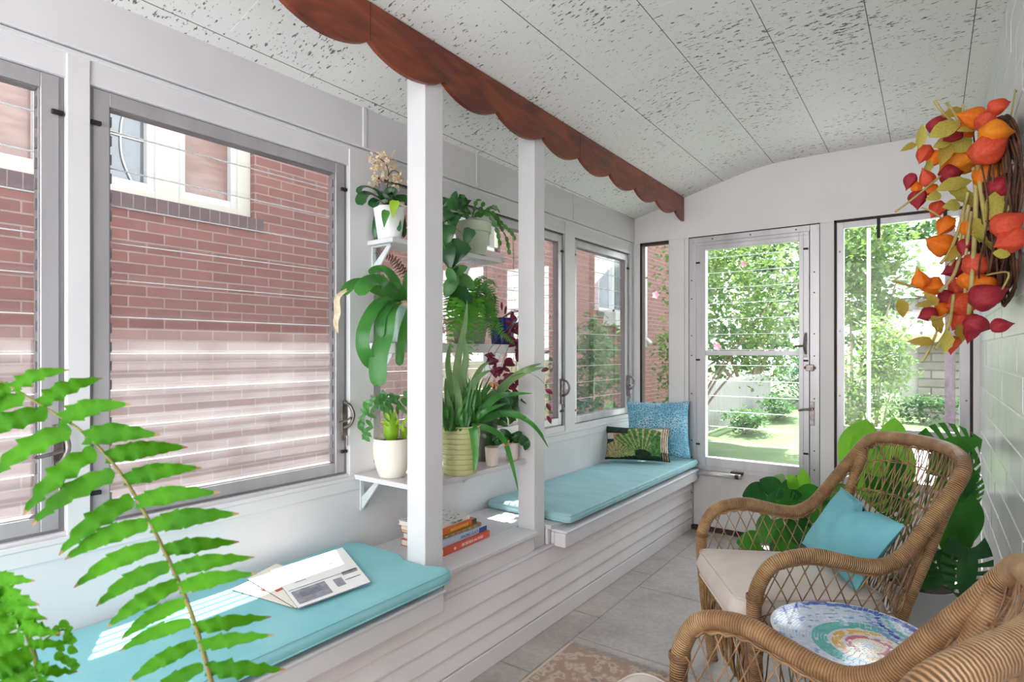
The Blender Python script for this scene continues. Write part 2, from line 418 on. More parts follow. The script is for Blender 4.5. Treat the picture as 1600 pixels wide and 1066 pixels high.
LF_MONSTL = leafm('young_monstera_leaf', '#57a626', '#79c336', .3, .35, 6, '#a4e04a')
STEM_G = simple('green_stem', '#5a7d3a', rough=.5)
STEM_B = simple('brown_stem', '#6b4a33', rough=.7)
STEM_FERN = simple('tan_fern_stalk', '#7d7a34', '#6b5a2c', rough=.6, nscale=8)
DRYFL = simple('dried_blossom', '#e6d6ba', '#d2b994', rough=.9, nscale=60, trans=.2)
# wreath
TWIG = simple('brown_vine_twig', '#42291d', '#6b4730', rough=.8, nscale=30)
LANT_O = simple('orange_paper_lantern', '#f6921c', '#ee7418', rough=.6, nscale=12, trans=.3, tcol='#ff8a1e', bump=.2, bscale=70)
LANT_Y = simple('amber_paper_lantern', '#f6a21c', '#ee8a18', rough=.6, nscale=12, trans=.3, tcol='#ffae2a', bump=.2, bscale=70)
LANT_C = simple('coral_paper_lantern', '#ea6440', '#d84c32', rough=.6, nscale=12, trans=.3, tcol='#f06040', bump=.2, bscale=70)
LANT_R = simple('crimson_paper_lantern', '#b62a38', '#941f30', rough=.6, nscale=12, trans=.2, tcol='#c83040', bump=.2, bscale=70)
WLEAF = simple('khaki_fabric_leaf', '#b3a83f', '#c9bf62', rough=.7, nscale=16, trans=.25)
WLEAF2 = simple('ochre_fabric_leaf', '#a88f35', '#bfa548', rough=.7, nscale=16, trans=.25)
WSTEM = simple('straw_stalk', '#b8a868', '#9c8c52', rough=.7, nscale=20)
# outdoors
def lawn_mat():
    m, nt, out, N, L = newmat('mown_lawn')
    b = N('BsdfPrincipled'); b.inputs['Roughness'].default_value = .9
    v = coords(N, L, 'Object'); n = N('TexNoise', Scale=.9, Detail=8.0, Roughness=.7); L(v, n.inputs['Vector'])
    n2 = N('TexNoise', Scale=30.0, Detail=5.0, Roughness=.8); L(v, n2.inputs['Vector'])
    a = N('Math', operation='MULTIPLY_ADD'); L(n2.outputs['Fac'], a.inputs[0]); a.inputs[1].default_value = .6; L(n.outputs['Fac'], a.inputs[2])
    c = ramp(N, L, a.outputs[0], [(.55, lin('#324a28')), (.8, lin('#4a6034')), (1, lin('#5f6f46'))])
    L(c, b.inputs['Base Color']); L(b.outputs[0], out.inputs['Surface']); return m
LAWN = lawn_mat()
CONC = simple('pale_concrete', '#c6c5c6', '#b3b2b3', rough=.9, nscale=4)
TREE1 = leafm('light_green_leaf', '#425e28', '#5e7a3c', .5, .42, 3, '#708e40')  # foliage colour of the lighter green trees and bushes
TREE2 = leafm('dark_green_leaf', '#28502a', '#416a36', .5, .35, 2, '#58803c')  # foliage colour of the darker green trees and plants
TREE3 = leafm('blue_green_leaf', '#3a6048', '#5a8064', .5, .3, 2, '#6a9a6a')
BARK = simple('grey_bark', '#6a5a4c', '#8a7a68', rough=.9, nscale=12, stretch=(1, 1, .2))
PICKET = simple('white_picket_paint', '#a3a19f', rough=.5)
PINKFL = simple('pink_blossom', '#f0b6c4', '#e79ab0', rough=.7, nscale=10, trans=.3)
AWN = simple('pink_white_awning', '#bfaeae', rough=.7)
AWN2 = simple('tan_awning_edge', '#b79a78', rough=.8)
POSTB = simple('purple_brown_post', '#4f3f47', '#3a2c33', rough=.7, nscale=40)
PAPER = simple('white_newsprint', '#f1efec', rough=.7)
PAPER2 = simple('cream_flyer_paper', '#efe6d6', rough=.6)
INKG = simple('grey_print_ink', '#9c9ba3', '#7f7e89', rough=.6, nscale=60)
INKD = simple('dark_print_ink', '#5a5a64', rough=.6)
INKR = simple('red_print_ink', '#b7564c', rough=.6)
INKM = simple('mid_grey_print', '#80808a', '#6e6e78', rough=.6, nscale=90)
INKGR = simple('green_print_ink', '#9aa86a', '#c3b98a', rough=.6, nscale=40)
# ------------------------------------------------------------------ the room shell
YB = -1.2                                    # how far the porch runs on behind the camera
XR = .2177                                   # face of the painted brick house wall

def build_floor():
    m = MB()
    m.box(-1.95, .32, YB, YE + .1, -.06, -.004, 0)          # grout bed
    xs = [-1.93, -1.269]; cuts0 = [YB, -.6, .0, .6, 1.3, 1.9, 2.48, 3.12, 3.75, YE]
    for a, b in zip(cuts0, cuts0[1:]): m.box(-1.93, -1.271, a + .003, b - .003, -.02, 0, 1)
    c1 = [YB, -.4, .25, .9, 1.6, 2.255, 2.93, 3.5, YE]
    for a, b in zip(c1, c1[1:]): m.box(-1.264, -.62, a + .003, b - .003, -.02, 0, 1)
    c2 = [YB, -.55, .1, .75, 1.4, 1.95, 2.6, 3.3, YE]
    for a, b in zip(c2, c2[1:]): m.box(-.614, .215, a + .003, b - .003, -.02, 0, 1)
    struct(m.build('floor', [GROUT, SLATE], bevel=.0015, seg=1), 'grey slate tile floor of the porch', 'floor')
build_floor()

def build_ceiling():
    prof = [(-2.02, 2.185), (-1.823, 2.237), (-1.441, 2.345), (-1.05, 2.447), (-.95, 2.468), (-.84, 2.482), (-.70, 2.487), (.30, 2.487)]
    m = MB(); n = len(prof)
    ys = [YB, YE + .1]
    vs = [Vector((x, y, z)) for y in ys for x, z in prof] + [Vector((x, y, z + .08)) for y in ys for x, z in prof]
    fs = []
    for i in range(n - 1):
        fs += [(i, i + 1, n + i + 1, n + i), (2 * n + i + 1, 2 * n + i, 3 * n + i, 3 * n + i + 1)]
    fs += [tuple(range(n)) + tuple(range(3 * n - 1, 2 * n - 1, -1)), tuple(range(2 * n - 1, n - 1, -1)) + tuple(range(3 * n, 4 * n))]
    m.add(vs, fs)
    struct(m.build('ceiling', CEIL), 'fissured white tile ceiling sloping down to the windows', 'ceiling')
    r = MB(); r.box(-2.20, .4, YB, YE + .3, 2.60, 2.68)    # roof deck above, with its eave
    r.add([W(-.3, .0, 2.20), W(5.5, .0, 2.20), W(5.5, -.347, 2.20), W(-.3, -.347, 2.20), W(-.3, .0, 2.62), W(5.5, .0, 2.62), W(5.5, -.347, 2.62), W(-.3, -.347, 2.62)],
          [(0, 1, 2, 3), (7, 6, 5, 4), (0, 4, 5, 1), (1, 5, 6, 2), (2, 6, 7, 3), (3, 7, 4, 0)])
    struct(r.build('roof', WHITE2), 'white roof edge over the porch windows', 'roof')
build_ceiling()

def build_wall_right():
    m = MB(); m.box(XR + .004, XR + .2, YB, YE + .1, 0, 2.6, 0)
    rh, bw = .119, .31; k = 0; z = -.012
    rr = random.Random(4)
    while z < 2.5:
        y = YE - (.0 if k % 2 else bw / 2)
        first = True
        yy = YE
        y1 = YE
        w0 = bw if k % 2 else bw / 2
        while y1 > YB:
            y0 = y1 - (w0 if first else bw); first = False
            pr = rr.uniform(-.0012, .0012)
            m.box(XR + pr, XR + .02, max(y0, YB) + .0045, y1 - .0045, max(z, 0) + .0045, min(z + rh, 2.5) - .0045, 0)
            y1 = y0
        z += rh; k += 1
    struct(m.build('wall_right', [BRICKW], bevel=.005, seg=2), 'white painted brick wall of the house', 'wall')
BRICKW = simple('white_painted_brick', '#e4e5e7', '#dcdde0', rough=.3, nscale=6, bump=.12, bscale=55)
build_wall_right()

def build_wall_end():
    m = MB(); y0, y1 = YE, YE + .09
    m.box(-2.0, XR + .1, y0, y1, 2.055, 2.62)               # header and gable
    m.box(-1.9, -1.771, y0, y1, 0, 2.056)                   # corner stud
    m.box(-1.544, -1.401, y0, y1, 0, 2.056)                 # stud beside the door
    m.box(-1.545, -1.43, y0 - .012, y0, .0, 2.056)
    m.box(-.568, -.490, y0 - .006, y1, 0, 2.056)            # stud between door and window
    m.box(.189, XR + .1, y0 - .01, y1, 0, 2.056)            # end stud against the brick
    m.box(-1.771, -1.544, y0, y1, 0, .47)                   # below the sidelight
    m.box(-.490, .189, y0, y1, 0, .425)                     # below the right window
    m.box(-.490, .189, y0 - .018, y0, .36, .43)
    struct(m.build('wall_end', WHITE2, bevel=.002, seg=1), 'white end wall around the storm door', 'wall')
    t = MB(); t.box(-.565, .19, YE - .014, YE, 0, .1)
    struct(t.build('baseboard_end', WHITE2, bevel=.003), 'white baseboard under the end window', 'baseboard')
build_wall_end()

# window bays along the left wall, u measured from the far corner towards the camera
BAYS = [(.056, .871, 1.975, .782), (.988, 2.495, 1.975, .79), (2.617, 3.488, 1.995, .765), (3.542, 4.36, 1.995, .765), (4.42, 5.25, 1.995, .765)]
def build_wall_left():
    m = MB(); b, f = -.085, 0.0
    m.box(-.02, 5.32, b, f, 0, .745)                          # knee wall
    m.box(.056, .871, b, -.002, .745, .784); m.box(.988, 2.495, b, -.002, .745, .792); m.box(2.617, 5.25, b, -.002, .745, .767)
    m.box(-.02, 5.32, b, f + .010, 2.066, 2.36)               # frieze boards
    m.box(-.02, 5.32, b, f - .004, 1.985, 2.066)              # head trim
    m.box(-.02, 5.32, b, f + .004, 2.048, 2.062)
    studs = [(-.02, .056), (.871, .988), (2.495, 2.617), (3.488, 3.542), (4.36, 4.42), (5.25, 5.32)]
    for a, c in studs: m.box(a, c, b, f + .002, .70, 2.05)
    m.box(.056, .988, b, f, 1.975, 2.0); m.box(.988, 2.495, b, f, 1.975, 2.0)
    for u in (.9, 1.846, 2.551, 3.75): m.box(u - .010, u + .010, f, f + .016, 2.07, 2.27)   # battens over panel joints
    struct(m.build('wall_left', WHITE, M=LF, bevel=.0025, seg=2), 'white window wall with studs and panelled frieze', 'wall')
    t = MB(); t.box(-.01, 5.32, 0, .010, .742, .757)        # window stool
    t.box(-.01, 5.32, 0, .006, .700, .742)
    struct(t.build('trim_1', WHITE, M=LF, bevel=.003), 'white sill board under the left windows', 'sill')
build_wall_left()

def louvre_window(n, u0, u1, z1, z0, label, haze_top=None, mull=None, pitch=.107, flip=1):
    root = thing('window_%d' % n, label, 'window', MF((u0 + u1) / 2, 0, z0), kind='structure')
    hw, h = (u1 - u0) / 2, z1 - z0
    def frame(m, x0, x1, zz0, zz1, w, d0, d1, mi=0):
        m.box(x0, x0 + w, d0, d1, zz0, zz1, mi); m.box(x1 - w, x1, d0, d1, zz0, zz1, mi)
        m.box(x0 + w, x1 - w, d0, d1, zz1 - w, zz1, mi); m.box(x0 + w, x1 - w, d0, d1, zz0, zz0 + w, mi)
    j = MB(); frame(j, -hw, hw, 0, h, .014, -.075, -.018); j.build('jamb_liner', ALU2, root, bevel=.001, seg=1)
    g = MB(); g.box(-hw, hw, -.019, -.012, h - .004, h + .002); g.build('top_gasket', DARKGAP, root)
    spans = [(-hw + .012, hw - .012)]
    if mull is not None: mu = mull - (u0 + u1) / 2; spans = [(-hw + .012, mu - .006), (mu + .006, hw - .012)]
    for (a, b) in spans:
        s = MB(); frame(s, a, b, .010, h - .012, .040, -.05, -.016)
        frame(s, a + .036, b - .036, .046, h - .048, .008, -.056, -.022, 1)
        s.build('sash', [ALU, ALU2], root, bevel=.0015, seg=1)
        p = MB(); z = .05; k = 0
        while z < h - .06:
            zt = min(z + pitch + (.012 if n < 3 else -.001), h - .05)
            p.add([Vector((a + .044, -.052, z)), Vector((b - .044, -.052, z)), Vector((b - .044, -.040 if n < 3 else -.0515, zt)), Vector((a + .044, -.040 if n < 3 else -.0515, zt))], [(0, 1, 2, 3)], 0)
            p.box(a + .045, b - .045, -.054, -.047, z - .0012, z + .0012, 1)
            z += pitch
        p.build('louvre_glass', [GLASS, EDGE], root)
        c = MB()
        for q in range(int((h - .1) / (pitch / 2)) if n < 3 else 0):
            zz = .055 + q * pitch / 2
            c.box(b - .049, b - .043, -.036, -.026, zz, zz + .028); c.box(a + .043, a + .049, -.036, -.026, zz, zz + .028)
        if n < 3: c.build('louvre_clip', ALU2, root)
        if haze_top:
            q = MB(); q.add([Vector((a + .046, -.030, .05)), Vector((b - .046, -.030, .05)), Vector((b - .046, -.030, haze_top - z0)), Vector((a + .046, -.030, haze_top - z0))], [(0, 1, 2, 3)])
            q.build('sunlit_haze_half', SCREEN, root)  # film ends at the sun line, whitening the lower half like lit dust
    for zz in (h - .115, .085):
        for sx in (-1, 1):
            k = MB(); k.box(sx * (hw - .03), sx * (hw - .004), -.016, -.006, zz, zz + .012); k.build('clip', BLACK, root, bevel=.002)
    # crank operator on the far jamb
    lx = -hw + .016 * flip
    bz = .215
    o = MB(); o.box(lx - .012, lx + .012, -.016, -.008, bz - .08, bz + .075)
    o.tube(spline([(lx, -.01, bz + .07), (lx - .004, .022, bz + .055), (lx - .010, .034, bz + .02), (lx - .004, .022, bz - .015), (lx, -.01, bz - .03)]), .007, 8)
    o.tube([(lx, .006, bz - .06), (lx, .006, bz - .10)], .004, 6)
    hd = o.build('crank_housing', STEEL, root, bevel=.002)
    c = MB(); c.tube(spline([(lx, .03, bz + .01), (lx + .03, .036, bz + .004), (lx + .055, .034, bz), (lx + .062, .034, bz + .004)]), [.005] * 18 + [.007], 8); c.build('crank_handle', STEEL, hd)
    return root
louvre_window(1, *BAYS[3][:2], BAYS[3][2], BAYS[3][3], 'louvred window nearest the camera', haze_top=1.28)
louvre_window(7, *BAYS[4][:2], BAYS[4][2], BAYS[4][3], 'louvred window beside the camera')
louvre_window(2, *BAYS[2][:2], BAYS[2][2], BAYS[2][3], 'louvred window over the magazines', haze_top=1.28)
louvre_window(3, *BAYS[1][:2], BAYS[1][2], BAYS[1][3], 'wide window behind the plant shelves', mull=1.28)
louvre_window(4, *BAYS[0][:2], BAYS[0][2], BAYS[0][3], 'louvred window over the throw pillows')

def end_window_5():
    root = thing('window_5', 'narrow sidelight between the corner and the door', 'window', Matrix.Translation((-1.6575, YE, .47)), kind='structure')
    m = MB(); x0, x1, h = -.1135, .1135, 1.585
    m.box(x0, x0 + .016, .0, .06, 0, h); m.box(x1 - .005, x1, .0, .06, 0, h); m.box(x0, x1, .0, .06, h - .018, h); m.box(x0, x1, 0, .06, 0, .02)
    m.build('frame', DARKGAP, root)
    g = MB(); g.add([Vector((x0, .035, 0)), Vector((x1, .035, 0)), Vector((x1, .035, h)), Vector((x0, .035, h))], [(0, 1, 2, 3)]); g.build('glass_pane', GLASSC, root)
end_window_5()

def end_window_6():
    root = thing('window_6', 'tall window between the storm door and the brick wall', 'window', Matrix.Translation((-.1505, YE, .425)), kind='structure')
    X0, X1, b = -.3395, .3395, -.425
    m = MB()
    for a, c in ((X0, X0 + .014), (X1 - .014, X1)): m.box(a, c, -.004, .06, 0, 1.635)
    m.box(X0, X1, -.004, .06, 1.62, 1.635); m.build('outer_frame', DARKGAP, root)
    f = MB()
    for a, c in ((X0 + .012, X0 + .052), (X1 - .06, X1 - .012)): f.box(a, c, .006, .05, 0, 1.622)
    f.box(X0 + .052, X1 - .06, .006, .05, 2.01 + b, 1.622); f.box(X0 + .052, X1 - .06, .004, .05, .70 + b, .79 + b); f.box(X0 + .052, X1 - .06, .006, .05, 0, .48 + b)
    f.box(X0 + .05, X1 - .055, -.002, .05, .735 + b, .742 + b)
    f.build('sash', ALU, root, bevel=.0015, seg=1)
    g = MB()
    for z0, z1 in ((.48, .70), (.79, 2.01)): g.add([Vector((X0 + .05, .03, z0 + b)), Vector((X1 - .055, .03, z0 + b)), Vector((X1 - .055, .03, z1 + b)), Vector((X0 + .05, .03, z1 + b))], [(0, 1, 2, 3)])
    g.build('glass_pane', GLASSC, root)
    for x in (-.105, .215):
        k = MB(); k.box(x - .009, x + .009, -.008, -.002, 1.50, 1.63, 0); k.box(x - .007, x + .007, -.010, -.002, 1.478, 1.50, 1); k.build('strap_hinge', [BLACK, STEEL], root)
    for x, z in ((X0 + .03, 1.44), (X0 + .03, .95), (X0 + .03, .55), (X1 - .03, 1.05), (X1 - .03, .55)):
        k = MB(); k.tube([(x, .007, z), (x, -.001, z)], .006, 8); k.build('screw', STEEL, root)
end_window_6()

def storm_door():
    root = thing('door_1', 'grey aluminium storm door with louvred glass', 'door', Matrix.Translation((-.985, YE, 0)), kind='structure')
    hw = .414
    f = MB(); f.box(-hw, -hw + .03, -.004, .06, 0, 2.05); f.box(hw - .055, hw, -.004, .06, 0, 2.05); f.box(-hw + .03, hw - .055, -.004, .06, 2.012, 2.05)
    f.build('door_frame', ALU, root, bevel=.002)
    g = MB(); g.box(-hw - .004, hw + .004, -.002, .06, 2.05, 2.057); g.box(-hw - .004, -hw + .001, -.002, .06, 0, 2.05); g.box(hw - .001, hw + .004, -.002, .06, 0, 2.05); g.build('gasket', BLACK, root)
    l = MB(); x0, x1 = -hw + .032, hw - .057; gx0, gx1 = -.296, .298
    y0, y1 = -.014, .045
    l.box(x0, gx0, y0, y1, .42, 2.01); l.box(gx1, x1, y0, y1, .42, 2.01); l.box(gx0, gx1, y0, y1, 1.957, 2.01); l.box(gx0, gx1, y0, y1, .42, .512); l.box(gx0, gx1, y0 + .004, y1, 1.222, 1.254)
    for (a, b, z0, z1) in ((x0 + .018, x0 + .024, .43, 2.0), (gx1 + .022, gx1 + .028, .43, 2.0)): l.box(a, b, y0 - .004, y0, z0, z1)
    l.box(x0 + .02, x1 - .02, y0 - .004, y0, 1.985, 1.991); l.box(x0 + .02, x1 - .02, y0 - .003, y0, .445, .452)
    leaf = l.build('door_leaf', ALU, root, bevel=.002)
    k = MB(); k.box(x0, x1, -.004, .04, .03, .42); k.box(x0, x1, -.012, .04, .41, .424); k.build('kick_panel', GREYP, root, bevel=.002)
    t = MB(); t.box(-hw, hw, -.03, .06, 0, .028); t.build('threshold', DARKGAP, root, bevel=.003)
    p = MB(); z = .512
    while z < 1.95:
        if not (1.2 < z < 1.24):
            zt = min(z + .112, 1.22 if z < 1.2 else 1.957)
            p.add([Vector((gx0, .034, z)), Vector((gx1, .034, z)), Vector((gx1, .024, zt)), Vector((gx0, .024, zt))], [(0, 1, 2, 3)], 0)
            if z > .52: p.box(gx0, gx1, .030, .036, z - .0022, z + .0022, 1)
        z += .107
    p.build('louvre_glass', [GLASSC, EDGE], root)
    s = MB()
    for x in (-.395, .385):
        for z in (.25, .5, .62, .95, 1.22, 1.36, 1.62, 1.75): s.tube([(x, -.003, z), (x, -.008, z)], .0045, 8)
    for x in (-.25, .0, .28): s.tube([(x, -.003, 2.03), (x, -.008, 2.03)], .0045, 8)
    s.build('frame_screws', BLACK, root)
    for x, z in ((x0 + .035, .60), (x0 + .035, 1.19), (x0 + .035, 1.87), (gx1 + .04, .60), (gx1 + .04, 1.19), (gx1 + .04, 1.90)):
        q = MB(); q.box(x - .014, x + .014, -.022, -.012, z - .006, z + .006); q.build('clip', BLACK, root, bevel=.002)
    h = MB(); h.box(gx1 + .03, gx1 + .048, -.020, -.012, 1.21, 1.37); h.tube(spline([(gx1 + .04, -.018, 1.36), (gx1 + .038, -.045, 1.33), (gx1 + .036, -.045, 1.27), (gx1 + .04, -.018, 1.235)]), .007, 8)
    h.tube([(gx1 + .036, -.042, 1.285), (gx1 - .02, -.046, 1.282)], [.006, .008], 8); h.build('louvre_crank', STEEL, root)
    b = MB(); b.box(hw - .075, hw - .03, -.03, -.004, 1.125, 1.165); b.tube([(hw - .085, -.02, 1.145), (hw - .02, -.02, 1.145)], .009, 8); b.build('slide_bolt', STEEL, root, bevel=.003)
    c = MB(); c.box(hw - .055, hw - .028, -.010, -.003, .78, .93); c.tube([(hw - .04, -.004, .885), (hw - .04, -.04, .885)], .009, 10); c.tube(spline([(hw - .04, -.04, .885), (hw - .07, -.042, .882), (hw - .115, -.042, .876)]), .007, 8)
    c.tube([(hw - .04, -.004, .815), (hw - .04, -.012, .815)], .010, 12); c.build('door_handle', STEEL, root, bevel=.002)
    e = MB(); e.tube([(-.42, -.045, .405), (-.05, -.05, .408)], .017, 14); e.tube([(-.42, -.045, .405), (-.47, -.05, .404)], .006, 8); cl = e.build('door_closer', ALU, root, smooth=True)
    e = MB(); e.tube([(-.085, -.05, .408), (-.062, -.05, .408)], .0176, 14); e.build('closer_band', DARKGAP, cl)
    e = MB(); e.box(-.12, -.04, -.045, -.012, .418, .437); e.build('closer_bracket', BLACK, root, bevel=.003)
storm_door()

# ------------------------------------------------------------------ valance, posts, built-in bench
def valance():
    m = MB(); x0, x1 = -1.446, -1.428
    cusp = [-.45 + .3385 * i for i in range(0)]
    ys = [.225, .572, .905, 1.237, 1.581, 1.903, 2.25, 2.583, 2.928, 3.26, 3.588, 3.934]
    prof = []
    seg = 12
    for a, b in zip(ys, ys[1:]):
        for i in range(seg):
            t = i / seg; y = lerp(a, b, t)
            prof.append((y, 2.222 - .048 * sin(pi * t) ** .75))
    for i in range(7):
        t = i / 6 * .5; y = lerp(3.934, 4.27, t)
        prof.append((min(y, YE - .001), 2.222 - .048 * sin(pi * t) ** .75))
    ztop = 2.343
    pts = [(p[0], p[1]) for p in prof] + [(YE - .001, ztop), (ys[0], ztop)]
    Mx = Matrix(((0, 0, 1, 0), (1, 0, 0, 0), (0, 1, 0, 0), (0, 0, 0, 1)))
    n = len(prof)
    vs = []; 
    for x in (x0, x1):
        vs += [Vector((x, y, z)) for y, z in prof] + [Vector((x, y, ztop)) for y, z in prof]
    fs = []
    for i in range(n - 1):
        fs += [(i, n + i, n + i + 1, i + 1), (2 * n + i, 2 * n + i + 1, 3 * n + i + 1, 3 * n + i), (i, i + 1, 2 * n + i + 1, 2 * n + i), (n + i, 3 * n + i, 3 * n + i + 1, n + i + 1)]
    fs += [(0, 2 * n, 3 * n, n), (n - 1, 2 * n - 1, 4 * n - 1, 3 * n - 1)]
    m.add(vs, fs)
    o = m.build('scalloped_valance', WOOD); tag(o, 'scalloped dark wooden valance board under the sloping ceiling', 'valance')
    for y in (1.237, 2.583):
        g = MB(); g.box(x1 - .001, x1 + .0006, y - .0012, y + .0012, 2.222, ztop); g.build('joint_line', DARKGAP, o)
valance()

def post(y0, y1, label):
    t = thing('porch_post', label, 'post', Matrix.Translation((-1.4915, (y0 + y1) / 2, .3605)), 'white square posts')
    m = MB(); h = (y1 - y0) / 2; zc = lambda x: 2.345 + (x + 1.441) * .277 - .3605
    m.box(-.0445, .0445, -h, h, .0, zc(-1.536) - .002); m.build('shaft', WHITE, t, bevel=.003, seg=2)
post(1.500, 1.593, 'thick white square post nearest the camera, rising beside the books')
post(2.199, 2.284, 'white square post standing at the near end of the far seat')

def bench():
    t = thing('built_in_bench', 'white built-in bench with lap siding front under the windows', 'bench', MF(1.2, .22, 0))
    o = -1.2; p = -.22; u1 = 4.9
    m = MB()
    # lap siding: each course leans out a little at its foot
    zs = [.075, .139, .206, .274, .345]
    for a, b in zip(zs, zs[1:]):
        vs = [Vector((x, y, z)) for x in (0.0 + o, u1 + o) for (y, z) in ((.446 + p, a + .004), (.446 + p, a + .010), (.434 + p, b + .004), (.41 + p, b + .004), (.41 + p, a + .004))]
        m.add(vs, [(0, 1, 6, 5), (1, 2, 7, 6), (2, 3, 8, 7), (3, 4, 9, 8), (4, 0, 5, 9), (4, 3, 2, 1, 0), (5, 6, 7, 8, 9)])
    m.box(0 + o, u1 + o, .02 + p, .312 + p, .0, .428)
    m.build('lap_siding', SIDING, t)
    b = MB(); b.box(0 + o, u1 + o, .405 + p, .447 + p, 0, .073); b.build('kick_board', SIDING, t, bevel=.004)
    b = MB(); b.box(.0 + o, u1 + o, .32 + p, .437 + p, .347, .359); b.build('ledge_strip', WHITE, t, bevel=.004)
    gaps = [(.004, 1.826), (1.932, 2.517), (2.630, u1)]
    b = MB()
    for g0, g1 in gaps: b.box(g0 + o, g1 + o, .400 + p, .415 + p, .3595, .4305)
    b.build('riser_board', SIDING, t, bevel=.002)
    b = MB(); b.box(.004 + o, u1 + o, .002 + p, .312 + p, .431, .449)
    for g0, g1 in gaps: b.box(g0 + o, g1 + o, .312 + p, .434 + p, .431, .449)
    b.build('bench_top', WHITE, t, bevel=.0025)
    for a, c in ((.03, 1.808), (2.607, u1)):
        b = MB(); b.box(a + o, c + o, .4385 + p, .500 + p, .352, .417); b.box(a + o, c + o, .4195 + p, .4385 + p, .3595, .417); b.box(a - .004 + o, c + o, .4195 + p, .508 + p, .417, .4305); b.build('seat_apron', WHITE, t, bevel=.006)
bench()

def wall_shelf(u0, u1, d, z0, z1, label, brs):
    t = thing('wall_shelf', label, 'shelf', MF((u0 + u1) / 2, 0, z0), 'plant shelves on the window wall')
    hw = (u1 - u0) / 2
    m = MB(); m.box(-hw, hw, .002, d, 0, z1 - z0); m.build('board', WHITE, t, bevel=.003)
    for x in brs:
        x -= (u0 + u1) / 2
        b = MB(); bd = min(d * .8, .115); b.box(x - .010, x + .010, .002, .010, -.13, -.001); b.box(x - .010, x + .010, .002, bd, -.006, -.0005)
        vs = [Vector((x + s, y, z)) for s in (-.004, .004) for (y, z) in ((.008, -.12), (.016, -.12), (bd * .94, -.012), (bd * .94, -.004), (bd * .78, -.004), (.008, -.075))]
        b.add(vs, [(0, 1, 2, 3, 4, 5), (11, 10, 9, 8, 7, 6)] + [(i, 6 + i, 6 + (i + 1) % 6, (i + 1) % 6) for i in range(6)])
        b.build('bracket', BRACKET, t, bevel=.0015, seg=1)
    return t
wall_shelf(1.853, 2.597, .366, .742, .762, 'deep white shelf holding the green ribbed pot, lowest of three', (2.56, 1.93))
wall_shelf(1.70, 2.56, .20, 1.243, 1.283, 'narrow white shelf holding the blue pot, middle of three', (2.49, 1.78))
wall_shelf(1.822, 2.530, .152, 1.679, 1.698, 'narrow white shelf near the ceiling, topmost of three', (2.50, 1.99))
# ------------------------------------------------------------------ soft furnishings
def pad(w, d, h, crown=.01, r=.02, nx=26, ny=14, wob=0.0, seed=0, taper=0.0, belly=.004):
    """a boxed cushion, centred in x and y, standing on z = 0"""
    rr = random.Random(seed); ph = [rr.uniform(0, 6.28) for _ in range(6)]
    m = MB(); hw, hd = w / 2, d / 2
    per = []
    def side(n): return [i / n for i in range(n)]
    for t in side(nx): per.append((-1 + 2 * t, -1))
    for t in side(ny): per.append((1, -1 + 2 * t))
    for t in side(nx): per.append((1 - 2 * t, 1))
    for t in side(ny): per.append((-1, 1 - 2 * t))
    def foot(a, b, ins):
        x, y = a * (hw - ins), b * (hd - ins)
        # round the plan corners
        cx, cy = hw - ins - r, hd - ins - r
        if abs(x) > cx and abs(y) > cy:
            dx, dy = abs(x) - cx, abs(y) - cy; k = max(dx, dy) / max(1e-6, sqrt(dx * dx + dy * dy))
            x = math.copysign(cx + dx * k, x); y = math.copysign(cy + dy * k, y)
        return x * (1 - taper * (.5 - b * .5) * .0), y
    P = len(per); rings = []
    lay = [(.012, .0), (.003, .006), (0, .014), (-belly, h * .5), (0, h - .014), (.003, h - .005), (.012, h)]
    for ins, z in lay:
        ring = []
        for k, (a, b) in enumerate(per):
            x, y = foot(a, b, ins)
            s = x * 9 + y * 13
            dz = wob * (sin(s + ph[0]) + .6 * sin(2.7 * s + ph[1])) * (z / h)
            ring.append(Vector((x, y, z + dz)))
        rings.append(ring)
    vs = [q for rg in rings for q in rg]; fs = []
    for i in range(len(rings) - 1):
        for k in range(P):
            fs.append((i * P + k, i * P + (k + 1) % P, (i + 1) * P + (k + 1) % P, (i + 1) * P + k))
    m.add(vs, fs)
    # crowned top, flat base
    def top(s, t):
        a, b = -1 + 2 * s, -1 + 2 * t; x, y = foot(a, b, .012)
        e = (1 - a ** 4) * (1 - b ** 4); q = x * 9 + y * 13
        dz = wob * (sin(q + ph[0]) + .6 * sin(2.7 * q + ph[1])) + wob * 1.6 * e * (sin(21 * x + ph[2] + 3 * y) * .5 + .5 * sin(14 * y - 8 * x + ph[3]))
        return Vector((x, y, h + crown * e + dz))
    m.grid(top, nx, ny)
    m.add([Vector((*foot(a, b, .012), 0)) for a, b in per], [tuple(range(P - 1, -1, -1))])
    pip = lambda z, ins: [Vector((*foot(a, b, ins), z)) for a, b in per]
    return m, pip

def bench_cushion(u0, u1, d0, d1, z, h, mat_, label, wob, seed, crown):
    t = thing('bench_cushion', label, 'cushion', MF((u0 + u1) / 2, (d0 + d1) / 2, z), 'aqua bench cushions')
    m, pip0 = pad(u1 - u0, d1 - d0, h, crown, .018, 60, 18, wob, seed)
    def press(q):                                      # the near cushion is squeezed against the post
        q = Vector(q); u, d = q.x + (u0 + u1) / 2, q.y + (d0 + d1) / 2
        k = max(0, min(1, (d - .27) / .05)) * max(0, min(1, (.475 - d) / .05))
        if u < 2.9 and u0 > 2: q.x += max(0, 2.634 - u) * k * max(0, 1 - (u - u0) / .2)
        return q
    m.v = [tuple(press(q)) for q in m.v]
    pip = lambda z, i: [press(q) for q in pip0(z, i)]
    m.build('cover', mat_, t, smooth=True)
    s = MB(); s.tube(pip(h - .008, .0015), .0032, 6, closed=True); s.tube(pip(.008, .0015), .0032, 6, closed=True)
    s.build('piping', mat_, t, smooth=True)
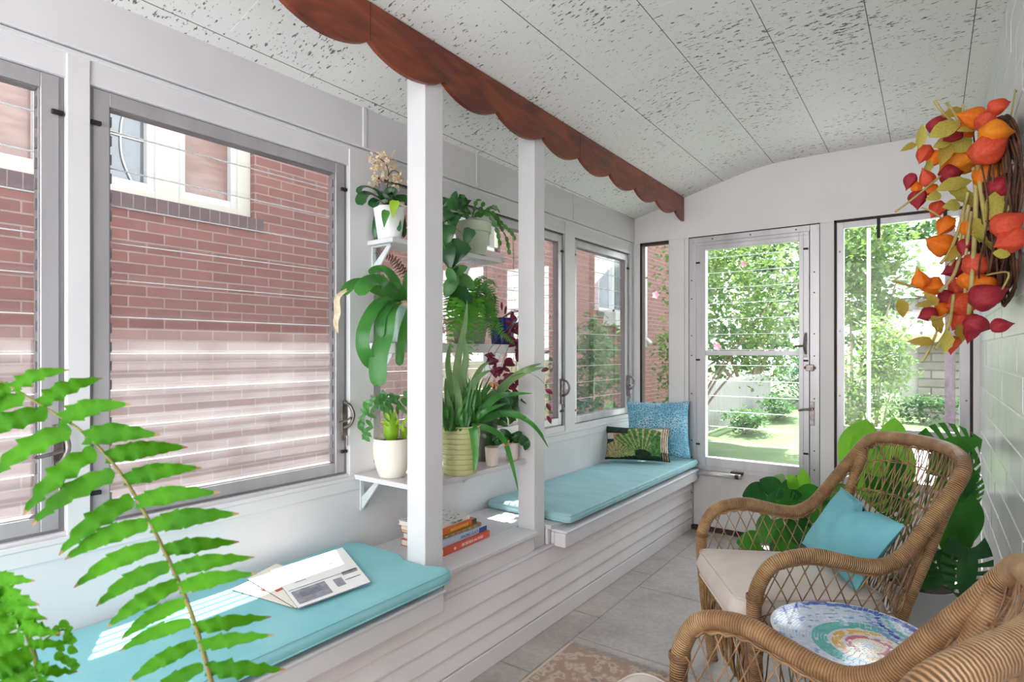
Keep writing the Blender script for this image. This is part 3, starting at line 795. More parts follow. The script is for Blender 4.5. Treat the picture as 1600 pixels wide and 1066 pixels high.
bench_cushion(2.592, 4.86, .004, .522, .4495, .052, AQUA, 'aqua seat cushion with the magazines lying on it', .0008, 3, .008)
bench_cushion(.012, 1.762, .004, .497, .4495, .044, AQUA2, 'faded aqua seat cushion under the two throw pillows', .0010, 8, .004)

def pillow(name, label, w, h, th, M, mat_, pinch=.07, seed=1, n=30, mif=None, group=None, dent=0):
    t = thing(name, label, 'pillow', M, group)
    rr = random.Random(seed); ph = [rr.uniform(0, 6.28) for _ in range(5)]
    m = MB()
    def P(s, v, sg):
        a, b = -1 + 2 * s, -1 + 2 * v
        x = a * w / 2 * (1 - pinch * (1 - b * b)); y = b * h / 2 * (1 - pinch * (1 - a * a))
        e = max(0, (1 - a * a) * (1 - b * b)) ** .45
        e *= 1 + .08 * sin(3 * a + ph[0]) * sin(4 * b + ph[1]) + .05 * sin(9 * a + 5 * b + ph[2])
        z = sg * th / 2 * e
        if dent: y -= dent * math.exp(-((a - .05) ** 2) / .03) * max(0, b) ** 3; z += sg * .012 * math.exp(-((a - .05) ** 2) / .02) * max(0, b)
        return Vector((x, y, z))
    m.grid(lambda s, v: P(s, v, 1), n, n, mif=mif); m.grid(lambda s, v: P(1 - s, v, -1), n, n, mif=mif)
    m.build('cover', mat_, t, smooth=True)
    e = []
    for i in range(4 * n):
        k, q = divmod(i, n); f = q / n
        s, v = [(f, 0), (1, f), (1 - f, 1), (0, 1 - f)][k]; e.append(P(s, v, 1))
    s = MB(); s.tube(e, .0022, 6, closed=True); s.build('seam', mat_[0] if isinstance(mat_, list) else mat_, t, smooth=True)
    return t

def facing(pos, nrm, up=(0, 0, 1), roll=0):
    n = Vector(nrm).normalized(); u = Vector(up); x = u.cross(n).normalized(); y = n.cross(x)
    return Matrix.Translation(pos) @ Matrix(((x.x, y.x, n.x, 0), (x.y, y.y, n.y, 0), (x.z, y.z, n.z, 0), (0, 0, 0, 1))) @ Matrix.Rotation(roll, 4, 'Z')
# square blue pillow leaning into the corner
pillow('throw_pillow', 'square blue pebble-print pillow leaning into the far corner', .43, .395, .12, facing(W(.150, .255, .700), D * .35 + U * .9 + Z * .22, roll=.02), SPECK, seed=2)
def tropic():
    """leaf-print fans laid out by face"""
    fans = [(.60, -.1, .95, 2), (.28, .02, .62, 1), (.88, .0, .9, 4)]
    def f(s, v):
        x, y = s, v
        if y > .78 and x < .33: return 0
        if x > .86: return 3 if int(x * 60) % 2 else (0 if y < .25 else 4)
        a = atan2(x - .56, y + .02); r = sqrt((x - .56) ** 2 * 3 + (y + .02) ** 2)
        if x > .70 and y < .72: return 1 if y > .12 else 0
        if abs(a) < .62 and .32 < r < 1.02 and y > .2: return 1 if int(abs(a + .8) * 26) % 3 else 2
        a2 = atan2(x - .17, y - .02); r2 = sqrt((x - .17) ** 2 * 3 + (y - .02) ** 2)
        if r2 < .52 and abs(a2) < 1.3 and x < .45: return 2 if int(abs(a2 + 2) * 18) % 3 else (3 if x < .2 else 1)
        if .5 < y < .78 and .1 < x < .36: return 5 if int(x * 70 + y * 20) % 3 else 3
        if y > .6 and x < .14: return 4
        if y > .86 and x > .45: return 4 if x > .62 else 2
        return 0
    return f
pillow('throw_pillow', 'oblong green tropical-leaf pillow in front of the blue one', .43, .225, .12, facing(W(.385, .205, .620), D * .42 + U * .88 + Z * .30, roll=-.015), [PRINT_D, PRINT_G, PRINT_O, PRINT_B, PRINT_W, PRINT_P], seed=5, n=56, mif=tropic())

# ------------------------------------------------------------------ magazines on the near cushion
def sheet(name, label, cat, cpx, mat_, z0, thick=.003, patches=(), edge=None):
    """cpx: the four corners (as seen), laid on the cushion at height z0"""
    c = [PZ(x, y, z0) for x, y in cpx]
    o = sum(c, Vector()) / 4; M = Matrix.Translation(o)
    t = thing(name, label, cat, M, 'papers on the near cushion')
    q = [p - o for p in c]
    def at(s, v, dz=0): return lerp(lerp(q[0], q[1], s), lerp(q[3], q[2], s), v) + Vector((0, 0, dz))
    m = MB(); n = 10
    m.grid(lambda s, v: at(s, v, thick), n, 6); m.grid(lambda s, v: at(1 - s, v, 0), n, 6)
    for a, b in (((0, 0), (1, 0)), ((1, 0), (1, 1)), ((1, 1), (0, 1)), ((0, 1), (0, 0))):
        m.grid(lambda s, v: at(lerp(a[0], b[0], s), lerp(a[1], b[1], s), thick * v), n, 1, mi=1)
    m.build('pages', [mat_, edge or mat_], t)
    for nm, s0, s1, v0, v1, mm in patches:
        hh = thick + (.0014 if nm == 'garage_picture' else .0008)
        p = MB(); p.grid(lambda s, v: at(lerp(s0, s1, s), lerp(v0, v1, v), hh), 6, 4); p.build(nm, mm, t)
    return t
ZC = .5115
sheet('flyer', 'cream folded flyer at the bottom of the fanned papers', 'paper', [(361, 922), (417, 896), (520, 920), (458, 951)], PAPER2, ZC, .002, [('printed_line', .25, .6, .3, .4, INKR), ('printed_line', .3, .8, .55, .6, INKGR)], INKD)
sheet('magazine', 'cream covered magazine between the flyer and the newspaper', 'magazine', [(386, 906), (432, 882), (535, 920), (462, 952)], PAPER2, ZC + .003, .003, [('printed_photo', .55, .95, .45, .8, INKGR), ('printed_line', .1, .5, .5, .56, INKR)], INKD)
sheet('newspaper', 'white property newspaper with a grey house photo, topmost of the papers', 'newspaper', [(421, 893), (535, 857), (579, 911), (466, 952)], PAPER, ZC + .007, .0035,
      [('printed_photo', .04, .48, .66, .95, INKG), ('garage_picture', .12, .40, .72, .84, INKM), ('printed_photo', .58, .70, .70, .88, INKG), ('printed_photo', .74, .96, .60, .68, INKG),
       ('printed_line', .03, .97, .615, .63, INKG), ('printed_line', .14, .40, .30, .325, INKG), ('printed_line', .62, .76, .30, .32, INKG), ('printed_line', .16, .3, .48, .495, INKG), ('printed_line', .72, .95, .78, .80, INKG)], INKG)

# ------------------------------------------------------------------ the stack of books
def books():
    specs = [  # label, cover, spine text, text colour, size (length, depth, thick), height slot, px of right end
        ('wide orange-red book at the bottom of the stack', '#d9593a', 'EPIC BIKE RIDES of the WORLD', '#f6efe6', .30, .235, .027, 765),
        ('light blue book with a navy spine end, second from the bottom', '#bcd3ea', 'AMAZING GLAZE', '#3d66a8', .285, .22, .022, 760),
        ('brown and gold book in the middle of the stack', '#9a744a', None, None, .27, .21, .014, 752),
        ('orange book with yellow lettering, second from the top', '#e2702c', None, None, .255, .20, .021, 744),
        ('white book with a speckled cover, topmost of the stack', '#e9e7e2', 'Color Guide', '#3a3a3a', .235, .19, .018, 734)]
    z = .4495; rot0 = .0
    for k, (lab, colr, txt, tc, ln, dp, th, pxr) in enumerate(specs):
        R_ = W(*( (0, 0, 0)))
        # right front corner of the spine lies on the pixel column pxr at d = .32
        q = PL(pxr, 848 - 14 * k, .305 - .012 * k); rel = q - C0; uu = rel.dot(U)
        a = .035 - .02 * (k % 3)
        M = Matrix.Translation(W(uu, .305 - .012 * k, z)) @ Matrix.Rotation(LROT + a, 4, 'Z')
        t = thing('book', lab, 'book', M, 'books stacked behind the near post')
        cov = simple('cover_' + 'abcde'[k], colr, rough=.35)
        m = MB(); m.box(0, ln, -dp, 0, 0, .0025); m.box(0, ln, -dp, 0, th - .0025, th); m.box(0, ln, -.003, .0008, 0, th); m.build('cover', cov, t, bevel=.0008, seg=1)
        p = MB(); p.box(.004, ln - .004, -dp + .005, -.003, .0024, th - .0024); p.build('page_block', PAPER2, t)
        SM = Matrix.Translation((ln * .40, .0010, th / 2)) @ Matrix(((-1, 0, 0, 0), (0, 0, 1, 0), (0, 1, 0, 0), (0, 0, 0, 1)))
        if txt:
            sx = {0: .62, 1: .82, 3: 1.0, 4: .9}[k]
            SM = Matrix.Translation(({0: .118, 1: .115, 3: .095, 4: .085}[k], .0010, th / 2)) @ SM.to_3x3().to_4x4()
            text_mesh(txt, th * (.82 if k != 0 else .62), 'spine_title', simple('title_ink_' + 'abcde'[k], tc, rough=.5), t, SM, sx=sx)
        if k == 1: b = MB(); b.box(-.0006, .052, -.0032, .0013, .001, th - .001); b.build('spine_end', simple('navy_spine', '#2c3c86', '#3d55a8', nscale=80), t)
        if k == 3:
            b = MB(); b.box(-.0006, .03, -.0032, .0013, .001, th - .001); b.build('spine_end', simple('charcoal_spine', '#2b3038', '#4a4f5c', nscale=80), t)
        if k == 0: b = MB(); b.lathe([(.006, 0), (.006, .0008), (0, .0008)], 10, M=Matrix.Translation((.232, .0006, th / 2)) @ Matrix.Rotation(-pi / 2, 4, 'X')); b.build('publisher_mark', simple('mark_ink', '#f3d9cf'), t)
        if k == 2:
            for i in range(6): b = MB(); b.box(.03 + i * .035, .05 + i * .035, 0, .0012, .004, th - .004); b.build('spine_print', simple('gold_ink', '#d2b27a', '#a8834a', nscale=90), t)
        if k == 3:
            b = MB()
            for i in range(9): b.box(.055 + i * .013, .065 + i * .013, 0, .0012, .005, th - .005)
            b.build('spine_print', simple('yellow_ink', '#f3c832', '#e8a828', nscale=90), t)
        if k == 4:
            b = MB(); rr = random.Random(2)
            for i in range(90):
                x, y = rr.uniform(.01, ln - .01), rr.uniform(-dp + .01, -.01); s = rr.uniform(.002, .005); b.box(x - s, x + s, y - s * .6, y + s * .6, th, th + .0005)
            b.build('cover_specks', INKG, t)
        z += th + .0004
books()

# ------------------------------------------------------------------ wicker armchairs
SIDE = [(.300, .275, 0.0), (.322, .292, .20), (.335, .306, .40), (.335, .31, .49), (.312, .312, .56), (.272, .312, .604), (.21, .312, .624), (.15, .312, .628), (.08, .311, .614), (.01, .31, .600),
        (-.05, .309, .602), (-.11, .306, .636), (-.155, .302, .69), (-.20, .297, .75), (-.25, .291, .815), (-.285, .283, .864), (-.305, .268, .893), (-.320, .238, .912), (-.342, .18, .921), (-.368, .09, .925), (-.378, .0, .926)]
ARM = spline(SIDE, 5)
def arm_at(x):
    """height and half width of the arm rim above x (the stretch from the front post to the back corner)"""
    pts = [p for p in ARM if p.z > .49 or p.x > .32]
    best = None
    for p, q in zip(ARM, ARM[1:]):
        if p.z < .53 and q.z < .53: continue
        lo, hi = min(p.x, q.x), max(p.x, q.x)
        if lo <= x <= hi + 1e-9 and hi > lo:
            t = (x - p.x) / (q.x - p.x); r = p + (q - p) * t
            return r.z, r.y
    return (.56, .31) if x > 0 else (.86, .285)
BACKP = [(-.290, .272, .862), (-.245, .262, .74), (-.19, .255, .585), (-.135, .248, .43), (-.125, .245, .33), (-.16, .25, .16), (-.19, .256, 0.0)]
def back_x(z):
    for a, b in zip(BACKP, BACKP[1:]):
        if b[2] <= z <= a[2]: t = (z - a[2]) / (b[2] - a[2]); return lerp(a[0], b[0], t), lerp(a[1], b[1], t)
    return BACKP[0][0], BACKP[0][1]
def back_surface(u, v):
    """u 0..1 across (left to right), v 0..1 from the seat to the rim"""
    a = 1 - 2 * u
    ztop = .925 - .06 * max(0, abs(a) - .75) / .25 if True else 0
    ztop = lerp(.918, .865, abs(a) ** 5)
    z = lerp(.40, ztop, v)
    bx, by = back_x(min(z, .862))
    x = bx - (.030 + .045 * v) * (1 - a * a) - max(0, z - .862) * .12
    return Vector((x, a * by, z))
def lattice(m, S, n, slope, r, h=(), seg=14, dirs=(1, -1)):
    for dr in dirs:
        for i in range(-int(n * abs(slope)) - 1, n + int(n * abs(slope)) + 2):
            pts = []
            for k in range(seg + 1):
                v = k / seg; u = i / n + dr * slope * (v - .5)
                if 0 <= u <= 1:
                    pts.append(S(u, v) )
            if len(pts) > 1: m.tube(pts, r, 5, cap=False)
    for v in h:
        for q in (0, .0045): m.tube([S(k / 30, v) + Vector((0, 0, q + .0025 * sin(k * 1.6 + q * 700))) for k in range(31)], r, 5, cap=False)
def make_chair(label, M):
    t = thing('wicker_armchair', label, 'chair', M, 'wicker armchairs by the brick wall')
    rim = ARM + [Vector((p.x, -p.y, p.z)) for p in reversed(ARM[:-1])]
    i0 = 8
    b = MB(); b.tube(rim[i0:len(rim) - i0], .0225, 14); fr = b.build('arm_and_back_rim', WICKER, t, smooth=True)
    b = MB()
    for z in (.49,):
        for s in (1, -1):
            for k in range(3): b.tube([Vector((.335, s * .31, z + k * .006)) + Vector((.0245 * cos(a * pi / 6), .0245 * sin(a * pi / 6), 0)) for a in range(12)], .003, 5, closed=True)
    # crossed lashings just under the rim
    for s in (1, -1):
        edge = [p for p in ARM if p.z > .5]
        b.tube([Vector((p.x, s * (p.y - .004), p.z - .027)) for p in edge], .0042, 6, cap=False)
        b.tube([Vector((p.x + .003 * sin(i * 2.1), s * (p.y - .010 - .003 * cos(i * 2.1)), p.z - .028 + .003 * sin(i * 2.1))) for i, p in enumerate(edge)], .0035, 6, cap=False)
    b.build('lashing', CANE, fr, smooth=True)
    for s in (1, -1):
        g = MB(); g.tube([Vector((p.x, s * p.y, p.z)) for p in ARM[:i0 + 1]], [.021] * (i0 + 1), 14); g.build('leg', WICKER, t, smooth=True)
        g = MB(); g.tube([Vector((x, s * y, z)) for x, y, z in spline(BACKP, 4)], .0195, 12); g.build('leg', WICKER, t, smooth=True)
    g = MB()
    ring = [(.328, -.285, .345), (.328, .285, .345), (-.115, .235, .345), (-.115, -.235, .345)]
    for a, c in zip(ring, ring[1:] + ring[:1]): g.tube([a, c], .016, 10)
    for y in (-.14, 0, .14): g.tube([(.32, y, .342), (-.11, y, .342)], .009, 8)
    for x in (.2, .1, 0): g.tube([(x, -.26, .336), (x, .26, .336)], .007, 6)
    g.build('seat_frame', WICKER, t, smooth=True)
    for s in (1, -1):
        def S(u, v, s=s):
            x = lerp(.318, -.268, u); zt, y = arm_at(x); zt -= .024
            zb = .35
            if x < -.13:
                for a, c in zip(BACKP, BACKP[1:]):
                    if a[0] <= x <= c[0] or c[0] <= x <= a[0]: zb = lerp(a[2], c[2], (x - a[0]) / (c[0] - a[0])); break
            return Vector((x, s * lerp(lerp(.268, .245, u), y - .004, v), lerp(min(zb, zt), zt, v)))
        g = MB(); lattice(g, S, 13, .20, .0020, (.36,), 12); g.build('side_weave', CANE, t, smooth=True)
    g = MB(); lattice(g, back_surface, 19, .16, .0020, (.28, .62, .84), 16); lattice(g, back_surface, 10, .42, .0020, (), 16, (1,))
    g.build('back_weave', CANE, t, smooth=True)
    # woven skirt between the front legs
    g = MB(); rr = random.Random(3)
    for i in range(64):
        y = lerp(-.27, .27, i / 63); y2 = y + rr.uniform(-.06, .06); y2 = max(-.275, min(.275, y2)); ym = (y + y2) / 2 + rr.uniform(-.015, .015)
        g.tube(spline([(.332 + rr.uniform(-.004, .008), y, .335), (.335 + rr.uniform(-.01, .01), ym, .24), (.326 + rr.uniform(-.004, .006), y2, .14)], 4), .0024, 5, cap=False)
    for z in (.14, .148): g.tube([(.326, lerp(-.275, .275, k / 24), z + .003 * sin(k * 2)) for k in range(25)], .003, 5)
    g.build('front_skirt', CANE2, t, smooth=True)
    for s in (1, -1):
        g = MB()
        for i in range(26):
            x = lerp(.31, -.11, i / 25); x2 = max(-.12, min(.32, x + rr.uniform(-.05, .05)))
            g.tube([(x, s * .27, .335), ((x + x2) / 2, s * (.272 + rr.uniform(-.008, .008)), .24), (x2, s * .268, .15)], .0023, 5, cap=False)
        g.build('side_skirt', CANE2, t, smooth=True)
    return t
CH1 = Matrix.Translation((-.32, 2.335, 0)) @ Matrix.Rotation(radians(212), 4, 'Z')
CH2 = Matrix.Translation((-.25, 1.045, 0)) @ Matrix.Rotation(radians(167), 4, 'Z')
ch1 = make_chair('wicker armchair with an aqua pillow, in front of the big potted plant', CH1)
ch2 = dup(ch1, CH2, 'wicker armchair nearest the camera, its rim cut by the picture edge')

def seat_cushion(M, label):
    t = thing('seat_cushion', label, 'cushion', M, 'beige chair cushions')
    m, pip = pad(.485, .49, .100, .022, .05, 22, 22, .0006, 5, belly=.012)
    def warp(p): k = lerp(.84, 1.0, (p.x + .25) / .5); return Vector((p.x, p.y * k, p.z))
    m.v = [tuple(warp(Vector(q))) for q in m.v]
    m.build('cover', BEIGE, t, smooth=True)
    s = MB(); s.tube([warp(q) for q in pip(.094, .0)], .0035, 6, closed=True); s.tube([warp(q) for q in pip(.008, .0)], .0035, 6, closed=True); s.build('piping', BEIGE, t, smooth=True)
    return t
sc1 = seat_cushion(CH1 @ Matrix.Translation((.128, 0, .3635)), 'beige seat cushion under the aqua pillow')
dup(sc1, CH2 @ Matrix.Translation((.162, 0, .3635)), 'beige seat cushion at the bottom edge of the picture')
pillow('throw_pillow', 'plain aqua pillow leaning in the far wicker chair', .39, .26, .11, CH1 @ Matrix.Translation((-.085, .02, .604)) @ facing((0, 0, 0), (.84, .05, .54), roll=-.09), AQUA3, seed=9, dent=.03)

# ------------------------------------------------------------------ mosaic side table
def mosaic_table():
    t = thing('side_table', 'small round table with a blue mosaic top between the chairs', 'table', Matrix.Translation((-.175, 1.81, 0)))
    R_ = .197; zt = .494
    m = MB(); m.lathe([(0, zt - .036), (R_ - .006, zt - .036), (R_ + .002, zt - .030), (R_ + .002, zt - .001), (0, zt - .001)], 64)
    m.build('table_top', simple('black_table_edge', '#231f26', rough=.35), t, smooth=False)
    mats = [simple('tile_' + n, c1, c2, rough=.12, nscale=70) for n, c1, c2 in (('white', '#e6eaf2', '#d2dcec'), ('cobalt', '#3f5bb5', '#5b78cc'), ('sky', '#9fc0e2', '#7ea6d6'), ('teal', '#5cb9b8', '#7cc9c4'), ('ochre', '#e0b45c', '#ecc984'), ('rose', '#d990a0', '#c9697e'), ('cream', '#f0e6d2', '#f6efe2'), ('ice', '#c3d3ea', '#d6e0f0'))]
    grout = simple('mosaic_grout', '#e9ecef', rough=.6)
    g = MB(); g.lathe([(R_ + .0015, zt - .0009), (R_ + .001, zt + .0008), (0, zt + .0005)], 64); g.build('grout_bed', grout, t)
    mo = MB(); rr = random.Random(21)
    # the rosette sits off centre, towards the near chair
    c2 = Vector((.045, -.055))
    r = .006; 
    while r < .34:
        dr = .0062 if r < .03 else .0078; n = max(6, int(2 * pi * (r + dr / 2) / .0135)); o = rr.random()
        for i in range(n):
            a0, a1 = 2 * pi * (i + o + .06) / n, 2 * pi * (i + o + .94) / n
            q = [c2 + Vector((cos(a), sin(a))) * rad for a, rad in ((a0, r + .0005), (a1, r + .0005), (a1, r + dr - .0007), (a0, r + dr - .0007))]
            if max(p.length for p in q) > R_ - .002: continue
            p = sum(q, Vector((0, 0))) / 4; pr = p.length; am = (a0 + a1) / 2
            cdir = atan2(p.y - c2.y, p.x - c2.x)
            left = cos(cdir - radians(160)) > .15
            if r < .018: k = 0
            elif r < .034: k = 6
            elif r < .047: k = 5 if rr.random() < .7 else 6
            elif r < .060: k = 0 if rr.random() < .75 else 6
            elif r < .078: k = (4 if rr.random() < .75 else 6) if left or rr.random() < .4 else 6
            elif r < .092: k = 6 if rr.random() < .5 else 0
            elif r < .125: k = (3 if rr.random() < .92 else 0) if left else (3 if rr.random() < .25 else 7)
            elif pr > R_ - .030 and p.y > .02: k = 1 if rr.random() < .85 else 2
            else:
                k = 0 if rr.random() < .45 else 7
                if rr.random() < .12: k = 2
            # two blue bands sweeping across the right side
            for off, kk in ((.105, 1), (.128, 2), (.085, 3)):
                if p.x > .02 and abs((p - Vector((.30, .20))).length - .25 - off + .10) < .006: k = kk if rr.random() < .8 else 2
            mo.add([Vector((v.x, v.y, zt + .0022)) for v in q] + [Vector((v.x, v.y, zt)) for v in q], [(0, 1, 2, 3), (0, 4, 5, 1), (1, 5, 6, 2), (2, 6, 7, 3), (3, 7, 4, 0)], k)
        r += dr
    mo.build('mosaic_tiles', mats, t)
    for k in range(3):
        a = 2 * pi * k / 3 + .3
        l = MB(); l.tube(spline([(.12 * cos(a), .12 * sin(a), zt - .036), (.08 * cos(a), .08 * sin(a), .28), (.15 * cos(a), .15 * sin(a), .0)], 6), .010, 8); l.build('leg', BLACK, t, smooth=True)
mosaic_table()

def rug():
    t = thing('rug', 'faded oriental runner rug on the slate floor', 'rug', Matrix.Translation((-1.0, .9, 0)))
    m = MB(); m.box(-.25, .25, -1.6, 1.27, .0005, .007); m.build('pile', RUG, t, bevel=.002)
    b = MB()
    for x in (-.25, .25): b.box(x - .006, x + .006, -1.6, 1.27, .0005, .0085)
    b.build('binding', simple('rug_binding', '#c4b49c', rough=.9), t, bevel=.002)
    f = MB(); rr = random.Random(6)
    for i in range(70):
        x = lerp(-.245, .245, i / 69); f.tube([(x, 1.268, .005), (x + rr.uniform(-.006, .006), 1.288, .006), (x + rr.uniform(-.012, .012), 1.305 + rr.uniform(-.006, .006), .0025)], .0014, 4)
    f.build('fringe', FRINGE, t)
rug()
# ------------------------------------------------------------------ plants: helpers
def into(root, mb):
    """express a mesh drawn in world space in its owner's space"""
    I = root.matrix_basis.inverted(); mb.v = [tuple(I @ Vector(q)) for q in mb.v]; return mb
def depth_of(p): p = Vector(p); return -p.x * st + p.y * ct
def wpx(px, p): return px * depth_of(p) / F              # a width seen as px pixels at point p
VIEW = Vector((st * .9, -ct * .9, .35)).normalized()     # towards the room, a little upward
def blade(mb, pts, w, nh=None, k=4, fold=.2, prof=None, mi=0, n=None):
    c = spline(pts, k); N = len(c); pr = prof or (lambda t: max(.06, sin(pi * (t * .93 + .07)) ** .55))
    mb.ribbon(c, [w * pr(i / (N - 1)) for i in range(N)], nh or VIEW, fold, mi=mi)
def oval(t): return max(.05, sin(pi * min(1, t * .96 + .04)) ** .7)
def heart(t): return max(.04, (sin(pi * (t * .55 + .42)) ** 1.1) if t > .06 else .55)
def strap(t): return min(1, .45 + 2.2 * t) * (1 if t < .8 else max(.08, sqrt(max(0, 1 - ((t - .8) / .2) ** 2))))
def grass(t): return min(1, .5 + 3 * t) * (1 - t ** 3) + .03
def leaf_at(mb, p, ang, ln, w, tilt=0, nh=None, prof=oval, fold=.25, droop=.15, mi=0):
    """a leaf centred on p; ang = direction of its tip seen from the room (degrees, 0 = right, 90 = up)"""
    right = Vector((ct, st, 0)); a = radians(ang)
    d = right * cos(a) + Z * sin(a) + VIEW * tilt; d.normalize()
    pts = [p + d * ln * (t - .5) - Z * (droop * ln * (t - .3) ** 2) + VIEW * (.10 * ln * sin(pi * t)) for t in (0, .17, .34, .5, .67, .84, 1)]
    n = nh or (VIEW + right * RNG.uniform(-.3, .3) + Z * RNG.uniform(-.2, .3))
    mb.ribbon(pts, [w * prof(t) for t in (0, .17, .34, .5, .67, .84, 1)], n, fold, mi=mi)
def potted(name, label, cat, px, py, z, prof, mat_, group=None, ridges=0, soil=True, u=None, d=None, saucer=None, rimmat=None):
    """a pot standing at height z; its foot is where the line of sight through (px, py) meets that height"""
    if u is None: q = PZ(px, py, z) - C0; u, d = q.dot(U), q.dot(D)
    t = thing(name, label, cat, MF(u, d, z), group)
    m = MB(); m.lathe(prof, 40); o = m.build('pot', mat_, t, smooth=True)
    o.modifiers.new('es', 'EDGE_SPLIT').split_angle = radians(38)
    rt, ht = max(p[0] for p in prof[-5:]), max(p[1] for p in prof)
    if soil:
        s = MB(); ri = prof[-1][0] if prof[-1][0] > 0 else rt - .006
        s.lathe([(ri + .002, ht - .014), (ri * .6, ht - .010), (0, ht - .012)], 24); s.build('soil', SOIL, t, smooth=True)
    return t, u, d, ht
def tub(rb, rt, h, lip=.004, wall=.004, bulge=0):
    p = [(0, 0), (rb - .003, 0), (rb, .003)]
    for k in range(1, 7): tt = k / 6; p.append((lerp(rb, rt, tt) + bulge * sin(pi * tt), h * tt * .97 + .003))
    return p + [(rt + lip * .3, h - .001), (rt - wall * .5, h), (rt - wall, h - .003), (rt - wall, h - .016)]
def rim_tub(rb, rt, h, rh=.035, out=.006):
    return [(0, 0), (rb - .003, 0), (rb, .003), (lerp(rb, rt, .75), h - rh), (rt + out, h - rh), (rt + out + .003, h - .003), (rt + out, h), (rt - .004, h), (rt - .006, h - .016)]
def stems(mb, paths, r, k=4):
    for pth in paths: mb.tube(spline(pth, k), r, 5)
def frond(mb, pts, ln, n, wr=.28, tipk=.35, back=20, droop=.25, nh=None, mi=0, jit=0, pr=oval, start=.06, smb=None, sr=.0012):
    """a fern frond: a stalk with a row of leaflets down each side"""
    c = spline(pts, 6); L = [0]
    for a, b in zip(c, c[1:]): L.append(L[-1] + (b - a).length)
    (smb or mb).tube(c, [sr * (1 - .7 * i / (len(c) - 1)) for i in range(len(c))], 5)
    for i in range(n):
        s = lerp(start, .985, i / (n - 1)) * L[-1]; k = max(j for j in range(len(L)) if L[j] <= s + 1e-9); k = min(k, len(c) - 2)
        p = c[k].lerp(c[k + 1], (s - L[k]) / max(1e-9, L[k + 1] - L[k])); t = (c[k + 1] - c[k]).normalized()
        f = s / L[-1]; le = ln * (sin(pi * min(1, f * .8 + .18)) ** .8 if f < .4 else lerp(1, tipk * .4, ((f - .4) / .6) ** 1.3))
        N_ = nh or VIEW; sd = t.cross(N_).normalized()
        for sg in (1, -1):
            d = (sd * sg + t * math.tan(radians(back))).normalized() + Z * RNG.uniform(-jit, jit) + N_ * RNG.uniform(-jit, jit); d.normalize()
            q = [p + d * le * u - Z * (droop * le * u * u) for u in (0, .25, .5, .75, 1)]
            mb.ribbon(q, [le * wr * w for w in (.55, 1, .9, .6, .12)], N_ + Vector((0, 0, .3)), .15, mi=mi)

# ------------------------------------------------------------------ plants on the shelves
# a) orchid past bloom, white pot, top shelf
t, u, d, h = potted('potted_orchid', 'white pot on the top shelf with an orchid and its dried flower stalk', 'potted plant', 607, 0, 1.699, tub(.046, .064, .128), POT_WHITE, None, u=2.483, d=.082)
def L1(x, y, dd=.09): return PL(x, y, dd)
m = MB()
for pts, w in (([(604, 322, .09), (590, 301, .10), (574, 293, .12), (563, 295, .14), (560, 303, .15)], 9), ([(604, 322, .09), (588, 308, .13), (572, 304, .16), (565, 312, .17), (566, 321, .18)], 17),
               ([(604, 322, .10), (594, 313, .15), (586, 316, .18), (583, 325, .19)], 17), ([(605, 322, .09), (606, 308, .10), (611, 299, .11), (616, 308, .12)], 17),
               ([(606, 322, .09), (618, 313, .10), (632, 312, .11), (640, 320, .12)], 16), ([(600, 322, .06), (590, 335, .03), (586, 352, .03), (586, 372, .03)], 8),
               ([(608, 322, .08), (622, 325, .09), (629, 345, .10), (631, 372, .10)], 11), ([(608, 322, .08), (618, 332, .10), (622, 345, .13), (624, 362, .14)], 8)):
    P_ = [PL(*q) for q in pts]; blade(m, P_, wpx(w, P_[0]), fold=.3, prof=strap)
into(t, m).build('leaf', LF_DARK, t, smooth=True)
for p, a, ln, w in (((616, 326, .165), -100, 26, 17), ((602, 341, .155), -98, 26, 13)):
    m = MB(); q = PL(*p); leaf_at(m, q, a, wpx(ln, q), wpx(w, q), prof=heart); into(t, m).build('heart_leaf', LF_LIME if a < -99 else LF_STRAP, t, smooth=True)
m = MB(); stems(m, [[PL(604, 322, .09), PL(605, 295, .09), PL(607, 270, .10), PL(603, 257, .11), PL(592, 246, .13)], [PL(606, 275, .10), PL(615, 266, .11), PL(625, 272, .12)]], .0022); into(t, m).build('flower_stalk', STEM_B, t, smooth=True)
m = MB(); rr = random.Random(12)
for i in range(150):
    x, y = rr.choice([(588, 255), (592, 265), (596, 250), (610, 258), (622, 275), (585, 278), (598, 280), (604, 244), (618, 283)]); q = PL(x + rr.gauss(0, 6), y + rr.gauss(0, 6), .11 + rr.uniform(-.03, .04))
    for k in range(3): leaf_at(m, q + Vector((rr.uniform(-.004, .004), 0, rr.uniform(-.004, .004))), rr.uniform(0, 360), .012, .008, rr.uniform(-.5, .5), fold=.6)
into(t, m).build('dried_blossoms', DRYFL, t)

